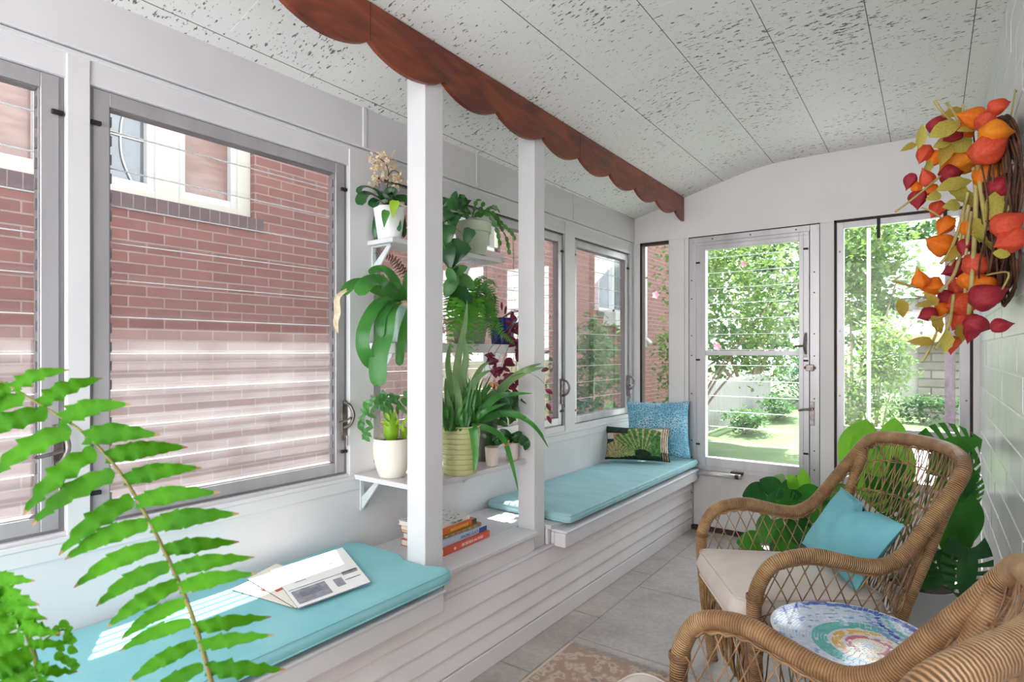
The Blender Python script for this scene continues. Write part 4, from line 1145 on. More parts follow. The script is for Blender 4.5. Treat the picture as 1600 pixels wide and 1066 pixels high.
# b) trailing philodendron, its pot hidden by the near post
t, u, d, h = potted('trailing_philodendron', 'dark heart-leaved trailing plant beside the near post on the top shelf', 'potted plant', 0, 0, 1.699, tub(.05, .062, .11), POT_GREY, None, u=2.245, d=.080)
m = MB(); sm = MB(); c0 = W(2.245, .09, 1.80)
for x, y, dd, ln, w, a in ((703, 322, .14, 26, 22, 200), (716, 318, .12, 24, 20, 60), (726, 330, .16, 22, 18, -20), (698, 340, .15, 24, 20, 230), (708, 350, .17, 28, 22, 260), (722, 312, .08, 22, 17, 110), (697, 318, .12, 22, 18, 150),
                           (700, 368, .17, 34, 26, 265), (715, 396, .19, 42, 36, 245), (701, 404, .18, 34, 28, 280), (731, 372, .21, 32, 20, -110), (706, 425, .18, 24, 18, 250), (696, 388, .16, 26, 22, 255), (714, 340, .15, 22, 20, 30), (729, 318, .1, 20, 14, 40), (711, 306, .07, 18, 14, 80)):
    q = PL(x, y, dd); leaf_at(m, q, a, wpx(ln, q), wpx(w, q), prof=heart, fold=.18)
    sm.tube(spline([c0, c0.lerp(q, .5) + Z * .02 + VIEW * .02, q - Z * .005], 4), .0014, 5)
into(t, m).build('foliage', LF_DARK, t, smooth=True); into(t, sm).build('stems', STEM_G, t)

# c) christmas cactus
t, u, d, h = potted('christmas_cactus', 'pale green clay pot on the top shelf with an arching leaf cactus', 'potted plant', 0, 0, 1.699, rim_tub(.066, .083, .152, .045), POT_PALE, None, u=1.985, d=.096)
m = MB(); rr = random.Random(8)
for ch in (([(728, 340, .1), (722, 318, .10), (716, 304, .10)]), ([(730, 340, .1), (728, 322, .1), (722, 308, .1), (728, 302, .1)]), ([(738, 340, .1), (742, 325, .12), (744, 314, .12), (752, 312, .13)]), ([(742, 340, .1), (752, 325, .12), (757, 314, .12)]),
           ([(745, 338, .12), (758, 330, .14), (768, 330, .15), (780, 345, .16), (790, 355, .17), (800, 365, .17), (806, 376, .17)]), ([(748, 338, .12), (762, 334, .15), (770, 345, .17), (777, 362, .18), (782, 384, .18)]),
           ([(748, 338, .1), (764, 332, .13), (777, 345, .15), (786, 362, .16), (793, 378, .16), (796, 398, .16)]), ([(750, 338, .08), (764, 326, .08), (774, 326, .08), (781, 332, .08)]), ([(732, 342, .13), (722, 336, .17), (714, 328, .18)]), ([(740, 340, .13), (735, 330, .17), (726, 330, .18)]),
           ([(748, 340, .08), (770, 322, .06), (778, 326, .05)])):
    m = MB(); c = spline([PL(*q) for q in ch], 8); L = 0; seg = [c[0]]
    for a, b in zip(c, c[1:]):
        L += (b - a).length
        if L > .026:
            p0, p1 = seg[-1], b; nn = VIEW + Vector((rr.uniform(-.5, .5), rr.uniform(-.5, .5), rr.uniform(-.5, .5)))
            m.ribbon([p0.lerp(p1, k / 5) for k in range(6)], [.006, .017, .021, .020, .018, .008], nn, .15); seg.append(b); L = 0
    into(t, m).build('jointed_branch', LF_MID, t)

# d) strap-leaved orchid in sage pot
t, u, d, h = potted('strap_leaf_plant', 'sage glazed pot on the middle shelf with broad hanging strap leaves', 'potted plant', 0, 0, 1.284, rim_tub(.072, .083, .158, .022, .002), POT_SAGE, None, u=2.425, d=.100)
s = MB(); s.lathe([(.086, .146), (.089, .150), (.088, .160), (.080, .162), (.077, .150)], 40); s.build('rim_band', POT_RIM, t, smooth=True)
c0 = (630, 470, .11)
for pts, w in (([c0, (606, 468, .17), (586, 482, .2), (570, 512, .22), (567, 540, .22), (574, 560, .22), (583, 574, .21)], 19), ([c0, (612, 474, .2), (599, 490, .23), (594, 510, .24), (594, 528, .24)], 14),
               ([(622, 474, .15), (607, 490, .24), (601, 525, .25), (593, 555, .25), (591, 582, .25), (593, 604, .25)], 26), ([(626, 472, .12), (605, 452, .16), (588, 440, .17), (572, 445, .18), (561, 462, .18)], 25),
               ([(620, 470, .11), (590, 455, .12), (565, 443, .12), (548, 447, .12), (536, 462, .12)], 17), ([(630, 468, .1), (618, 440, .1), (604, 424, .1), (590, 421, .1), (577, 428, .1)], 14),
               ([(612, 460, .08), (602, 442, .07), (594, 430, .06)], 10), ([(632, 468, .14), (622, 450, .16), (608, 446, .17)], 16), ([(634, 470, .1), (636, 445, .1), (640, 425, .1)], 14), ([(640, 480, .2), (630, 520, .23), (626, 550, .23), (624, 572, .23)], 13)):
    m = MB(); P_ = [PL(*q) for q in pts]; blade(m, P_, wpx(w, P_[0]), fold=.22, prof=strap, k=5); into(t, m).build('strap_leaf', LF_STRAP, t, smooth=True)
m = MB(); P_ = [PL(*q) for q in ((545, 452, .12), (528, 466, .12), (528, 490, .12), (525, 505, .12), (528, 521, .12))]; blade(m, P_, wpx(10, P_[0]), fold=.5); into(t, m).build('withered_leaf', DRYFL, t, smooth=True)
m = MB(); c = [(638, 440, .05), (620, 410, .05), (600, 396, .05), (584, 396, .05)]
frond(m, [PL(*q) for q in c], .028, 16, .3); frond(m, [PL(*q) for q in ((640, 430, .05), (625, 415, .06), (612, 402, .07))], .022, 10, .3); into(t, m).build('wispy_frond', STEM_B, t)

# e) two ferns sharing the middle shelf
t, u, d, h = potted('potted_fern', 'grey pot on the middle shelf with bright drooping fern fronds', 'potted plant', 0, 0, 1.284, tub(.070, .085, .12), POT_GREY, None, u=2.005, d=.098)
rr = random.Random(31)
for k, pts in enumerate(([(732, 478, .12), (715, 475, .2), (703, 510, .24), (697, 540, .25)], [(734, 478, .12), (722, 480, .22), (712, 510, .26), (700, 560, .27)], [(736, 478, .12), (730, 478, .24), (728, 515, .28), (720, 555, .29)],
                         [(738, 478, .12), (735, 490, .26), (742, 525, .29), (747, 556, .29)], [(730, 478, .12), (710, 462, .18), (698, 490, .2), (694, 520, .21)], [(735, 478, .14), (728, 500, .27), (733, 540, .29), (722, 600, .29)],
                         [(740, 478, .14), (746, 480, .22), (752, 510, .26), (757, 535, .27)], [(728, 478, .1), (708, 452, .14), (698, 455, .17), (693, 470, .18)], [(740, 478, .14), (744, 470, .22), (748, 495, .27), (751, 530, .28)], [(733, 478, .14), (718, 468, .22), (708, 495, .25), (704, 560, .26)], [(738, 478, .14), (732, 465, .2), (722, 480, .25), (714, 530, .27)], [(742, 478, .1), (758, 470, .16), (764, 495, .2), (768, 528, .21)])):
    m = MB(); frond(m, [PL(*q) for q in pts], .038, 20, .42, back=12, jit=.18); into(t, m).build('fern_frond', LF_FERN2, t, smooth=True)
for pts in ([(742, 478, .1), (752, 450, .12), (765, 452, .16), (775, 480, .18), (778, 520, .19)], [(745, 478, .1), (760, 468, .15), (772, 490, .2), (776, 535, .21)], [(740, 478, .1), (756, 445, .1), (770, 440, .11), (780, 455, .12)],
            [(745, 480, .1), (765, 490, .19), (785, 520, .21), (800, 533, .22), (815, 542, .22)], [(742, 480, .1), (755, 470, .18), (763, 500, .22), (766, 537, .23)], [(738, 476, .08), (745, 440, .06), (757, 433, .07), (768, 440, .08)],
            [(742, 478, .08), (757, 455, .09), (768, 470, .14), (770, 505, .16)], [(736, 478, .08), (740, 445, .08), (750, 438, .10), (757, 455, .12)]):
    m = MB(); frond(m, [PL(*q) for q in pts], .026, 30, .36, back=18, jit=.25); into(t, m).build('fine_frond', LF_MID if rr.random() < .4 else LF_FERN2, t, smooth=True)
for x, y, ln, w, a in ((716, 470, 44, 40, 215), (724, 440, 40, 22, 150), (706, 446, 40, 22, 60), (705, 432, 34, 16, 110), (716, 425, 36, 18, 35)):
    m = MB(); q = PL(x, y, .20); leaf_at(m, q, a, wpx(ln, q), wpx(w, q), prof=heart if ln > 41 else oval); into(t, m).build('broad_leaf', LF_DARK if ln > 41 else LF_MID, t, smooth=True)

# f) cobalt pot with a wine-red trailer
t, u, d, h = potted('wine_red_trailer', 'cobalt blue pot on the middle shelf with wine-red trailing leaves', 'potted plant', 0, 0, 1.284, rim_tub(.055, .068, .132, .02, .004), POT_BLUE, None, u=1.755, d=.098)
m = MB(); sm = MB(); rr = random.Random(77); top = W(1.755, .1, 1.42)
cl = [(799, 500, .2), (804, 515, .2), (803, 535, .21), (806, 555, .2), (800, 570, .21), (795, 585, .22), (806, 590, .2), (788, 600, .22), (797, 612, .22), (782, 592, .23), (775, 582, .23), (770, 566, .22), (768, 578, .23), (785, 575, .22), (806, 620, .2), (793, 628, .2), (778, 605, .22), (803, 640, .2), (766, 562, .22), (800, 525, .2), (808, 545, .2)]
for x, y, dd in cl:
    for k in range(3):
        q = PL(x + rr.uniform(-6, 6), y + rr.uniform(-8, 8), dd + rr.uniform(-.02, .02)); leaf_at(m, q, rr.uniform(180, 360), wpx(rr.uniform(12, 20), q), wpx(rr.uniform(6, 10), q), rr.uniform(-.3, .5))
for i in range(0, len(cl), 3): q = PL(*cl[i]); sm.tube(spline([top, W(1.74, .2, 1.44), q + Z * .05, q], 5), .0012, 5)
for x, y, a in ((858, 612, -30), (857, 636, -60), (858, 656, -60), (852, 578, 20)): q = PL(x, y, .47); leaf_at(m, q, a, wpx(13, q), wpx(7, q))
sm.tube(spline([PL(799, 592, .2), PL(801, 588, .45), PL(830, 584, .47), PL(857, 610, .47), PL(858, 655, .47)], 6), .001, 4)
for x, y in ((765, 470), (773, 466), (784, 478), (770, 482), (790, 484)): q = PL(x, y, .09); leaf_at(m, q, rr.uniform(20, 160), wpx(14, q), wpx(4, q))
into(t, m).build('wine_leaves', LF_WINE, t); into(t, sm).build('trailing_stems', STEM_B, t)

# g) lime succulent, cream pot, deep shelf
t, u, d, h = potted('lime_succulent', 'cream pot at the near end of the deep shelf with a fat lime succulent', 'potted plant', 613, 744, .763, tub(.050, .073, .150, bulge=.010), POT_CREAM)
m = MB(); cb = MF(u, d, .763 + .128)
def body(m, c, r, hh):
    m.lathe([(r * .6, 0), (r * .95, hh * .2), (r, hh * .45), (r * .9, hh * .7), (r * .55, hh * .92), (r * .2, hh), (0, hh * 1.01)], 20, M=Matrix.Translation(c))
base = W(u, d, .763 + .13)
body(m, PL(611, 688, d), .030, .105); body(m, PL(633, 690, d - .01), .018, .06); into(t, m)
for i, q in enumerate(m.v): pass
m.build('fat_stem', LF_LIME, t, smooth=True)
m = MB()
for x, y, a in ((605, 650, 120), (616, 648, 70), (610, 645, 95), (621, 660, 40), (601, 662, 150), (634, 658, 60), (628, 668, 110), (638, 652, 70)): q = PL(x, y, d + .03); leaf_at(m, q, a, wpx(15, q), wpx(6, q))
into(t, m).build('small_lime_leaf', LF_LIME, t)
m = MB(); sm = MB(); rr = random.Random(5)
for pth in ([(618, 690, d), (606, 650, d + .02), (590, 626, d + .06), (576, 632, d + .09), (568, 650, d + .1), (565, 668, d + .1)], [(620, 690, d), (612, 640, d), (598, 622, d + .04), (585, 640, d + .08), (575, 672, d + .09), (573, 685, d + .09)], [(622, 690, d), (622, 640, d), (615, 622, d), (605, 640, d + .02)], [(624, 690, d), (630, 640, d), (640, 615, d), (655, 610, d)], [(615, 690, d), (606, 640, d), (600, 618, d), (596, 625, d)]):
    c = spline([PL(*q) for q in pth], 6); sm.tube(c, .0012, 5)
    for k in range(6, len(c), 2):
        a = rr.uniform(200, 340); leaf_at(m, c[k] + VIEW * rr.uniform(0, .01), a, wpx(rr.uniform(14, 20), c[k]), wpx(rr.uniform(6, 11), c[k]), rr.uniform(-.3, .3))
into(t, m).build('vine_leaves', LF_MID, t, smooth=True); into(t, sm).build('vine_stems', STEM_G, t)

# h) cymbidium in the ribbed pot
rp = [(0, 0), (.064, 0)]
for k in range(9): z0 = .003 + k * .0205; r0 = lerp(.066, .083, k / 9); rp += [(r0, z0), (r0 + .0012, z0 + .009), (r0 + .0010, z0 + .0165), (r0 - .0012, z0 + .0185)]
rp += [(.084, .189), (.083, .192), (.079, .192), (.078, .176)]
t, u, d, h = potted('potted_cymbidium', 'ribbed olive green pot on the deep shelf with long grassy leaves', 'potted plant', 719, 739, .763, rp, POT_RIBBED)
rr = random.Random(14); dz = d
def blades(lst, matl, nm):
    for pts, w in lst:
        m = MB(); P_ = [PL(*q) for q in pts]; blade(m, P_, wpx(w, P_[0]), fold=.25, prof=grass, k=6); into(t, m).build(nm, matl, t, smooth=True)
b0 = lambda x: (x, 672, dz)
blades([([b0(712), (708, 620, dz), (700, 570, dz), (704, 535, dz + .02)], 12), ([b0(716), (712, 600, dz), (718, 550, dz), (727, 505, dz), (730, 470, dz)], 12), ([b0(720), (722, 600, dz + .03), (728, 560, dz + .05), (724, 520, dz + .06)], 13),
        ([b0(708), (700, 630, dz + .02), (696, 590, dz + .03)], 11), ([b0(722), (735, 610, dz), (752, 575, dz), (765, 566, dz)], 10), ([b0(718), (730, 620, dz + .05), (748, 590, dz + .07), (768, 578, dz + .08)], 12),
        ([b0(726), (752, 640, dz + .02), (785, 607, .32), (818, 583, .47), (850, 574, .52)], 17), ([b0(726), (755, 640, dz), (788, 602, .31), (818, 579, .455), (846, 568, .50)], 14),
        ([b0(712), (704, 640, dz + .06), (698, 610, dz + .08)], 10), ([b0(715), (717, 630, dz + .07), (712, 600, dz + .09), (706, 585, dz + .1)], 11)], LF_GREY, 'grassy_leaf')
blades([([b0(722), (745, 650, dz + .05), (775, 622, dz + .09), (802, 616, .40), (832, 615, .49)], 12), ([b0(722), (742, 655, dz + .05), (765, 640, dz + .1), (793, 630, dz + .12)], 10), ([b0(724), (740, 640, dz + .02), (760, 610, dz + .03), (775, 595, dz + .03)], 11),
        ([b0(724), (760, 655, dz + .05), (795, 645, .40), (828, 660, .49), (850, 682, .52)], 12), ([b0(726), (770, 650, dz + .04), (810, 650, .45), (838, 670, .50), (857, 700, .53)], 10),
        ([b0(730), (738, 668, dz + .08), (742, 690, dz + .1), (743, 718, dz + .1), (741, 738, dz + .1)], 13), ([b0(724), (755, 668, dz + .08), (785, 685, dz + .12), (800, 725, dz + .13), (810, 768, dz + .13)], 10),
        ([b0(716), (722, 640, dz + .05), (735, 615, dz + .07), (745, 610, dz + .07)], 9), ([b0(710), (698, 655, dz + .06), (700, 640, dz + .09)], 8)], LF_STRAP, 'arching_leaf')
m = MB()
for i in range(80): x = rr.uniform(696, 746); P_ = [PL(x, 674, dz + rr.uniform(-.04, .06)), PL(x + rr.uniform(-6, 8), 645, dz + rr.uniform(-.03, .07)), PL(x + rr.uniform(-18, 34), rr.uniform(580, 640), dz + rr.uniform(-.03, .1))]; blade(m, P_, wpx(6, P_[0]), fold=.3, prof=grass)
into(t, m).build('short_grassy_tuft', LF_MID, t, smooth=True)
m = MB(); q = PL(775, 640, dz + .08); [leaf_at(m, PL(770 + rr.uniform(-8, 8), 601 + rr.uniform(-4, 8), dz + .08), rr.uniform(0, 360), .02, .008) for _ in range(6)]; [leaf_at(m, PL(791 + rr.uniform(-6, 6), 695 + rr.uniform(-5, 5), dz + .13), rr.uniform(0, 360), .014, .006) for _ in range(6)]
into(t, m).build('withered_flower', simple('withered_orange', '#c9925f', '#a5693c', nscale=60), t)

# dark pot behind, with a leafy climber
t, u, d, h = potted('leafy_climber', 'dark plastic pot behind the ribbed pot with a leafy climber', 'potted plant', 758, 719, .763, tub(.045, .058, .20), POT_DARK)
m = MB(); sm = MB(); rr = random.Random(61); top = W(u, d, .97)
for i in range(34):
    x, y = rr.uniform(762, 826), rr.uniform(608, 665)
    if (x - 770) / 56 + (655 - y) / 60 > 1.7: continue
    q = PL(x, y, d + .05 + rr.uniform(-.06, .08)); leaf_at(m, q, rr.uniform(-120, 60), wpx(rr.uniform(16, 26), q), wpx(rr.uniform(10, 15), q), rr.uniform(-.3, .4))
    if i % 3 == 0: sm.tube(spline([top, top.lerp(q, .5) + Z * .03, q], 4), .0012, 5)
into(t, m).build('foliage', LF_DARK, t, smooth=True); into(t, sm).build('stems', STEM_G, t)

# i) two small pots
t, u, d, h = potted('seedling_pot', 'small pinkish pot with a thin-stemmed seedling, beside the ribbed pot', 'potted plant', 769, 728, .763, tub(.026, .031, .080), POT_PINKW, 'small pots on the deep shelf')
m = MB(); m.tube(spline([PL(770, 697, d), PL(771, 670, d), PL(770, 650, d)], 4), .003, 6); into(t, m).build('stem', LF_DARK, t, smooth=True)
m = MB()
for pts, w in (([(770, 694, d), (760, 684, d + .02), (752, 680, d + .03)], 9), ([(771, 694, d), (782, 690, d + .03), (794, 684, d + .04)], 10), ([(770, 693, d), (774, 688, d + .04), (780, 697, d + .05)], 8), ([(770, 660, d), (758, 648, d + .02), (748, 652, d + .03)], 6), ([(770, 655, d), (780, 645, d + .01), (790, 650, d + .02)], 6)):
    P_ = [PL(*q) for q in pts]; blade(m, P_, wpx(w, P_[0]), prof=oval)
into(t, m).build('leaf', LF_DARK, t, smooth=True)
t, u, d, h = potted('seedling_pot', 'small pinkish pot with round dark leaves, nearest the far post', 'potted plant', 800, 718, .763, tub(.027, .033, .076), POT_PINKW, 'small pots on the deep shelf')
m = MB()
for pts, w in (([(800, 690, d), (786, 686, d + .03), (776, 690, d + .05)], 12), ([(800, 690, d), (792, 678, d + .02), (780, 672, d + .03)], 11), ([(801, 690, d), (812, 686, d + .03), (822, 694, d + .05), (820, 704, d + .06)], 16), ([(801, 690, d), (808, 680, d + .02), (816, 676, d + .03)], 11), ([(800, 690, d), (802, 680, d + .04), (806, 690, d + .05)], 10)):
    P_ = [PL(*q) for q in pts]; blade(m, P_, wpx(w, P_[0]), prof=oval)
into(t, m).build('leaf', LF_DARK, t, smooth=True)

# ------------------------------------------------------------------ floor plants behind the chair
def big_leaf(mb, M, size, slits=0, droop=.25, mi=0):
    """a heart-shaped leaf lying in the local xy plane, tip along +y, stalk at the origin"""
    K = 14
    def w(t): return .50 * (sin(pi * min(1, t * .80 + .20)) ** .85) * (1 if t > .05 else 1)
    def pt(t, s):
        x = s * w(t); back = -.22 * (abs(s) ** 1.5) * (1 - t) ** 2
        y = t + back - .10 * abs(s) * t * 0; y = y + abs(s) * .10 * (1 - t) * 0
        z = -droop * (t ** 2) * .6 - droop * .35 * s * s * .5 + .05 * abs(s)
        return M @ (Vector((x, y, z)) * size)
    for sg in (1, -1):
        for k in range(K):
            t0, t1 = k / K, (k + 1) / K
            cut = slits and k % 2 == 1 and 2 <= k <= K - 3
            n = 5
            for i in range(n):
                s0, s1 = i / n, (i + 1) / n
                if cut and s0 > .38: continue
                if slits and not cut and s0 > .38:
                    g = .35 / K * (s1 - .38); g0 = .35 / K * max(0, s0 - .38)
                else: g = g0 = 0
                q = [pt(t0 - g0, sg * s0), pt(t0 - g, sg * s1), pt(t1 + g, sg * s1), pt(t1 + g0, sg * s0)]
                mb.add(q, [(0, 1, 2, 3)], mi)
def leaf_frame(p, ang, tilt, nv=None):
    """leaf frame at p: tip direction as seen from the room (degrees), face turned towards the room"""
    right = Vector((ct, st, 0)); a = radians(ang); y = (right * cos(a) + Z * sin(a)); n = (nv or Vector((st, -ct, .25))).normalized()
    y = (y + n * tilt).normalized(); x = y.cross(n).normalized(); n = x.cross(y)
    return Matrix(((x.x, y.x, n.x, p.x), (x.y, y.y, n.y, p.y), (x.z, y.z, n.z, p.z), (0, 0, 0, 1)))
def monstera(name, label, pot, base, leaves, potmat, rb, rt, hh):
    t = thing(name, label, 'potted plant', Matrix.Translation((base[0], base[1], .0)))
    m = MB(); m.lathe(tub(rb, rt, hh), 40); o = m.build('pot', potmat, t, smooth=True); o.modifiers.new('es', 'EDGE_SPLIT').split_angle = radians(38)
    s = MB(); s.lathe([(rt - .003, hh - .02), (0, hh - .014)], 24); s.build('soil', SOIL, t)
    root = Vector((base[0], base[1], hh - .02))
    for (x, y, Y, size, ang, tilt, sl, matl) in leaves:
        c = PY(x, y, Y); S = size * (.92 if base[1] < 3.3 else .84) * depth_of(c) / F
        M = leaf_frame(c, ang, tilt); M = M @ Matrix.Translation((0, -.5 * S, 0))
        m = MB(); big_leaf(m, M, S, sl); lf = into(t, m).build('leaf', matl, t, smooth=True)
        st0 = M.translation; sm = MB(); md = root.lerp(st0, .5) + Vector((0, 0, .08)); sm.tube(spline([root, md, st0], 7), .0045, 6)
        sm = into(t, sm); sm.build('leaf_stalk', LF_MID, lf, smooth=True)
    return t
monstera('monstera', 'big split-leaf plant in a grey white planter behind the far chair', None, (-.035, 2.96), [
    (1352, 690, 3.30, 84, 70, -.2, 0, LF_MONSTL), (1398, 676, 3.35, 50, 80, 0, 0, LF_MONSTL), (1385, 752, 3.05, 120, -80, .1, 0, LF_MONSTL), (1408, 782, 3.02, 95, -60, .1, 1, LF_MONST),
    (1498, 698, 2.95, 92, 15, .1, 1, LF_MONST), (1508, 745, 2.85, 84, -60, 0, 1, LF_MONST), (1492, 795, 2.9, 84, -90, .0, 1, LF_MONST), (1512, 820, 2.75, 70, -80, .2, 0, LF_MONST), (1492, 850, 2.7, 58, -110, .1, 0, LF_MONST),
    (1482, 893, 2.66, 70, -75, .2, 1, LF_DARK), (1512, 900, 2.60, 90, -95, .1, 1, LF_DARK), (1452, 905, 2.72, 46, -130, .2, 0, LF_DARK), (1518, 775, 2.9, 60, -70, .0, 1, LF_MONST)], POT_BIG, .095, .118, .29)
monstera('houseplant', 'low broad-leaved plant on the floor under the storm door handle', None, (-.66, 3.64), [
    (1178, 772, 3.50, 42, 190, .2, 0, LF_DARK), (1202, 758, 3.55, 38, 150, .1, 0, LF_DARK), (1218, 752, 3.6, 30, 60, .1, 0, LF_GREY), (1232, 770, 3.45, 46, 200, .2, 0, LF_DARK), (1252, 762, 3.5, 46, -70, .1, 0, LF_MONSTL), (1212, 788, 3.42, 44, 210, .2, 0, LF_DARK),
    (1240, 790, 3.4, 44, -40, .2, 1, LF_MONST), (1272, 772, 3.5, 40, 10, .1, 0, LF_MONST), (1262, 800, 3.4, 48, -60, .2, 0, LF_MONST), (1290, 812, 3.35, 46, -80, .1, 0, LF_MONST), (1300, 790, 3.5, 44, -40, .1, 0, LF_DARK), (1315, 770, 3.5, 42, 30, .1, 0, LF_MONST),
    (1200, 832, 3.35, 50, 250, .1, 0, LF_MID), (1250, 835, 3.3, 50, 280, .1, 0, LF_DARK), (1222, 848, 3.3, 44, 220, .1, 0, LF_MONST), (1170, 848, 3.4, 44, 180, .2, 0, LF_MONST), (1285, 842, 3.25, 50, 300, .1, 0, LF_MONST), (1310, 835, 3.3, 44, -60, .1, 0, LF_MID)], POT_DARK, .09, .11, .17)
# ------------------------------------------------------------------ lantern-berry wreath on the brick wall
def wreath():
    cY, cZ, Rr = 2.42, 1.69, .245
    t = thing('wreath', 'autumn wreath of orange paper lanterns hanging on the painted brick wall', 'wreath', Matrix.Translation((XR - .05, cY, cZ)))
    rr = random.Random(19)
    m = MB()
    for k in range(78):
        a0 = rr.uniform(0, 6.28); off = rr.uniform(-.045, .045); xo = rr.uniform(-.050, .034); pts = []
        span = rr.uniform(2.2, 5.5); N = 26
        for i in range(N + 1):
            a = a0 + span * i / N; r = Rr + off + .010 * sin(3 * a + k); pts.append((xo + .008 * sin(5 * a + k), r * cos(a), r * sin(a)))
        m.tube(pts, rr.uniform(.0022, .0045), 5)
    m.build('twig_ring', TWIG, t, smooth=True)
    h = MB(); h.tube(spline([(.03, .0, Rr), (.04, -.03, Rr + .09), (.045, -.02, Rr + .13), (.04, .02, Rr + .08), (.03, .0, Rr)], 6), .0022, 5); h.build('hanging_loop', WSTEM, t)
    n = MB(); n.tube([(.045, -.02, Rr + .125), (.054, -.02, Rr + .125)], .004, 8); n.build('nail', STEEL, t)
    # one lantern shape per colour; every lantern is a copy
    def lantern_mesh():
        m = MB(); prof = [(0, -.02), (.16, 0), (.36, .08), (.47, .20), (.50, .34), (.45, .50), (.34, .66), (.19, .82), (.07, .97), (0, 1.10)]
        n = 30; vs = []
        for j in range(n):
            a = 2 * pi * j / n; k = 1 + .10 * cos(5 * a) + .02 * cos(15 * a)
            for r, z in prof: vs.append(Vector((r * k * cos(a), r * k * sin(a), z - .42)))
        P = len(prof)
        m.add(vs, [(j * P + i, ((j + 1) % n) * P + i, ((j + 1) % n) * P + i + 1, j * P + i + 1) for j in range(n) for i in range(P - 1)])
        return m
    lm = {}
    def place(mb_key, mat_, name, M):
        if mb_key not in lm:
            o = lantern_mesh().build(name, mat_, t, smooth=True) if mb_key[0] == 'l' else leaf_mesh().build(name, mat_, t, smooth=True)
            lm[mb_key] = o; o.matrix_basis = M
        else:
            o = lm[mb_key].copy(); COL.objects.link(o); o.parent = t; o.matrix_basis = M
        return o
    def leaf_mesh():
        m = MB(); pts = [(0, y - .5, .10 * sin(3.1 * y)) for y in [i / 8 for i in range(9)]]
        m.ribbon(pts, [.10, .52, .86, 1, .98, .84, .60, .32, .03], (0, 0, 1), .28, .10); return m
    I = t.matrix_basis.inverted(); rgt = Vector((ct, st, 0))
    def dep(px): return 1.88 if px < 1500 else lerp(1.88, 1.60, min(1, (px - 1500) / 80))
    LN = [(1560, 166, 30, 'C', 20), (1520, 184, 38, 'O', 170), (1541, 190, 34, 'C', -20), (1465, 194, 30, 'R', 40), (1555, 208, 46, 'Y', 5), (1545, 232, 54, 'C', 35), (1502, 209, 32, 'O', 190), (1489, 211, 28, 'R', 210), (1444, 240, 28, 'C', 240), (1460, 248, 28, 'O', 230),
          (1498, 250, 58, 'Y', 215), (1485, 272, 34, 'R', 10), (1549, 273, 50, 'O', 25), (1562, 291, 36, 'R', 60), (1422, 282, 22, 'R', 250), (1448, 279, 26, 'C', 120), (1454, 297, 22, 'O', 200), (1432, 293, 18, 'O', 90), (1434, 310, 30, 'R', 260), (1464, 327, 28, 'C', 230),
          (1574, 350, 46, 'C', 30), (1578, 376, 46, 'C', 200), (1477, 352, 30, 'O', 230), (1468, 382, 42, 'O', 165), (1513, 355, 26, 'O', 100), (1529, 413, 46, 'C', 10), (1495, 420, 36, 'R', 200), (1437, 438, 30, 'O', 105), (1455, 447, 34, 'O', 190), (1538, 445, 42, 'O', 10),
          (1496, 449, 30, 'C', 120), (1542, 463, 50, 'R', 20), (1501, 475, 46, 'C', 190), (1479, 465, 30, 'R', 130), (1472, 485, 26, 'O', 250), (1450, 491, 27, 'R', 200), (1498, 501, 32, 'C', 230), (1526, 507, 38, 'R', -15), (1563, 509, 27, 'R', 10), (1488, 537, 26, 'C', 260),
          (1512, 440, 30, 'O', 300), (1507, 385, 26, 'R', 250), (1475, 225, 26, 'O', 200), (1518, 520, 26, 'R', 250), (1490, 385, 30, 'R', 220)]
    mats = dict(C=LANT_C, O=LANT_O, Y=LANT_Y, R=LANT_R)
    for x, y, s, c, a in LN:
        dd = dep(x) + rr.uniform(-.05, .03); p = PD(x, y, dd); S = s * dd / F * .92; ar = radians(a)
        z = (rgt * cos(ar) + Z * sin(ar) + Vector((st, -ct, 0)) * rr.uniform(-.15, .25)).normalized()
        p.x = min(p.x, XR - .52 * S)
        M = I @ Matrix.Translation(p) @ z.to_track_quat('Z', 'Y').to_matrix().to_4x4() @ Matrix.Rotation(rr.uniform(0, 6), 4, 'Z') @ Matrix.Diagonal((S * .9, S * .9, S * rr.uniform(1.08, 1.3), 1))
        place('l' + c, mats[c], 'paper_lantern', M)
    LV = [(1476, 203, 54, 26, 25, 0), (1489, 176, 36, 15, 20, 1), (1438, 213, 40, 15, 80, 0), (1419, 231, 28, 11, 205, 1), (1473, 225, 32, 15, 20, 0), (1502, 227, 40, 26, 30, 0), (1475, 242, 40, 20, -110, 1), (1491, 290, 58, 22, 15, 0), (1502, 310, 54, 30, -35, 0), (1557, 318, 62, 36, 55, 0),
          (1486, 322, 28, 20, 190, 0), (1458, 308, 26, 16, 200, 0), (1522, 252, 30, 22, -70, 0), (1537, 384, 54, 18, -40, 0), (1565, 397, 28, 16, -5, 0), (1488, 397, 34, 16, 230, 1), (1408, 482, 30, 20, -80, 1), (1443, 476, 28, 11, 190, 1), (1463, 508, 32, 22, -60, 1), (1437, 534, 42, 15, 180, 1),
          (1477, 535, 38, 19, -100, 0), (1497, 524, 34, 26, -90, 1), (1454, 467, 30, 14, 140, 1), (1527, 360, 40, 22, -80, 0), (1448, 262, 26, 14, 240, 0), (1510, 205, 30, 12, 0, 0)]
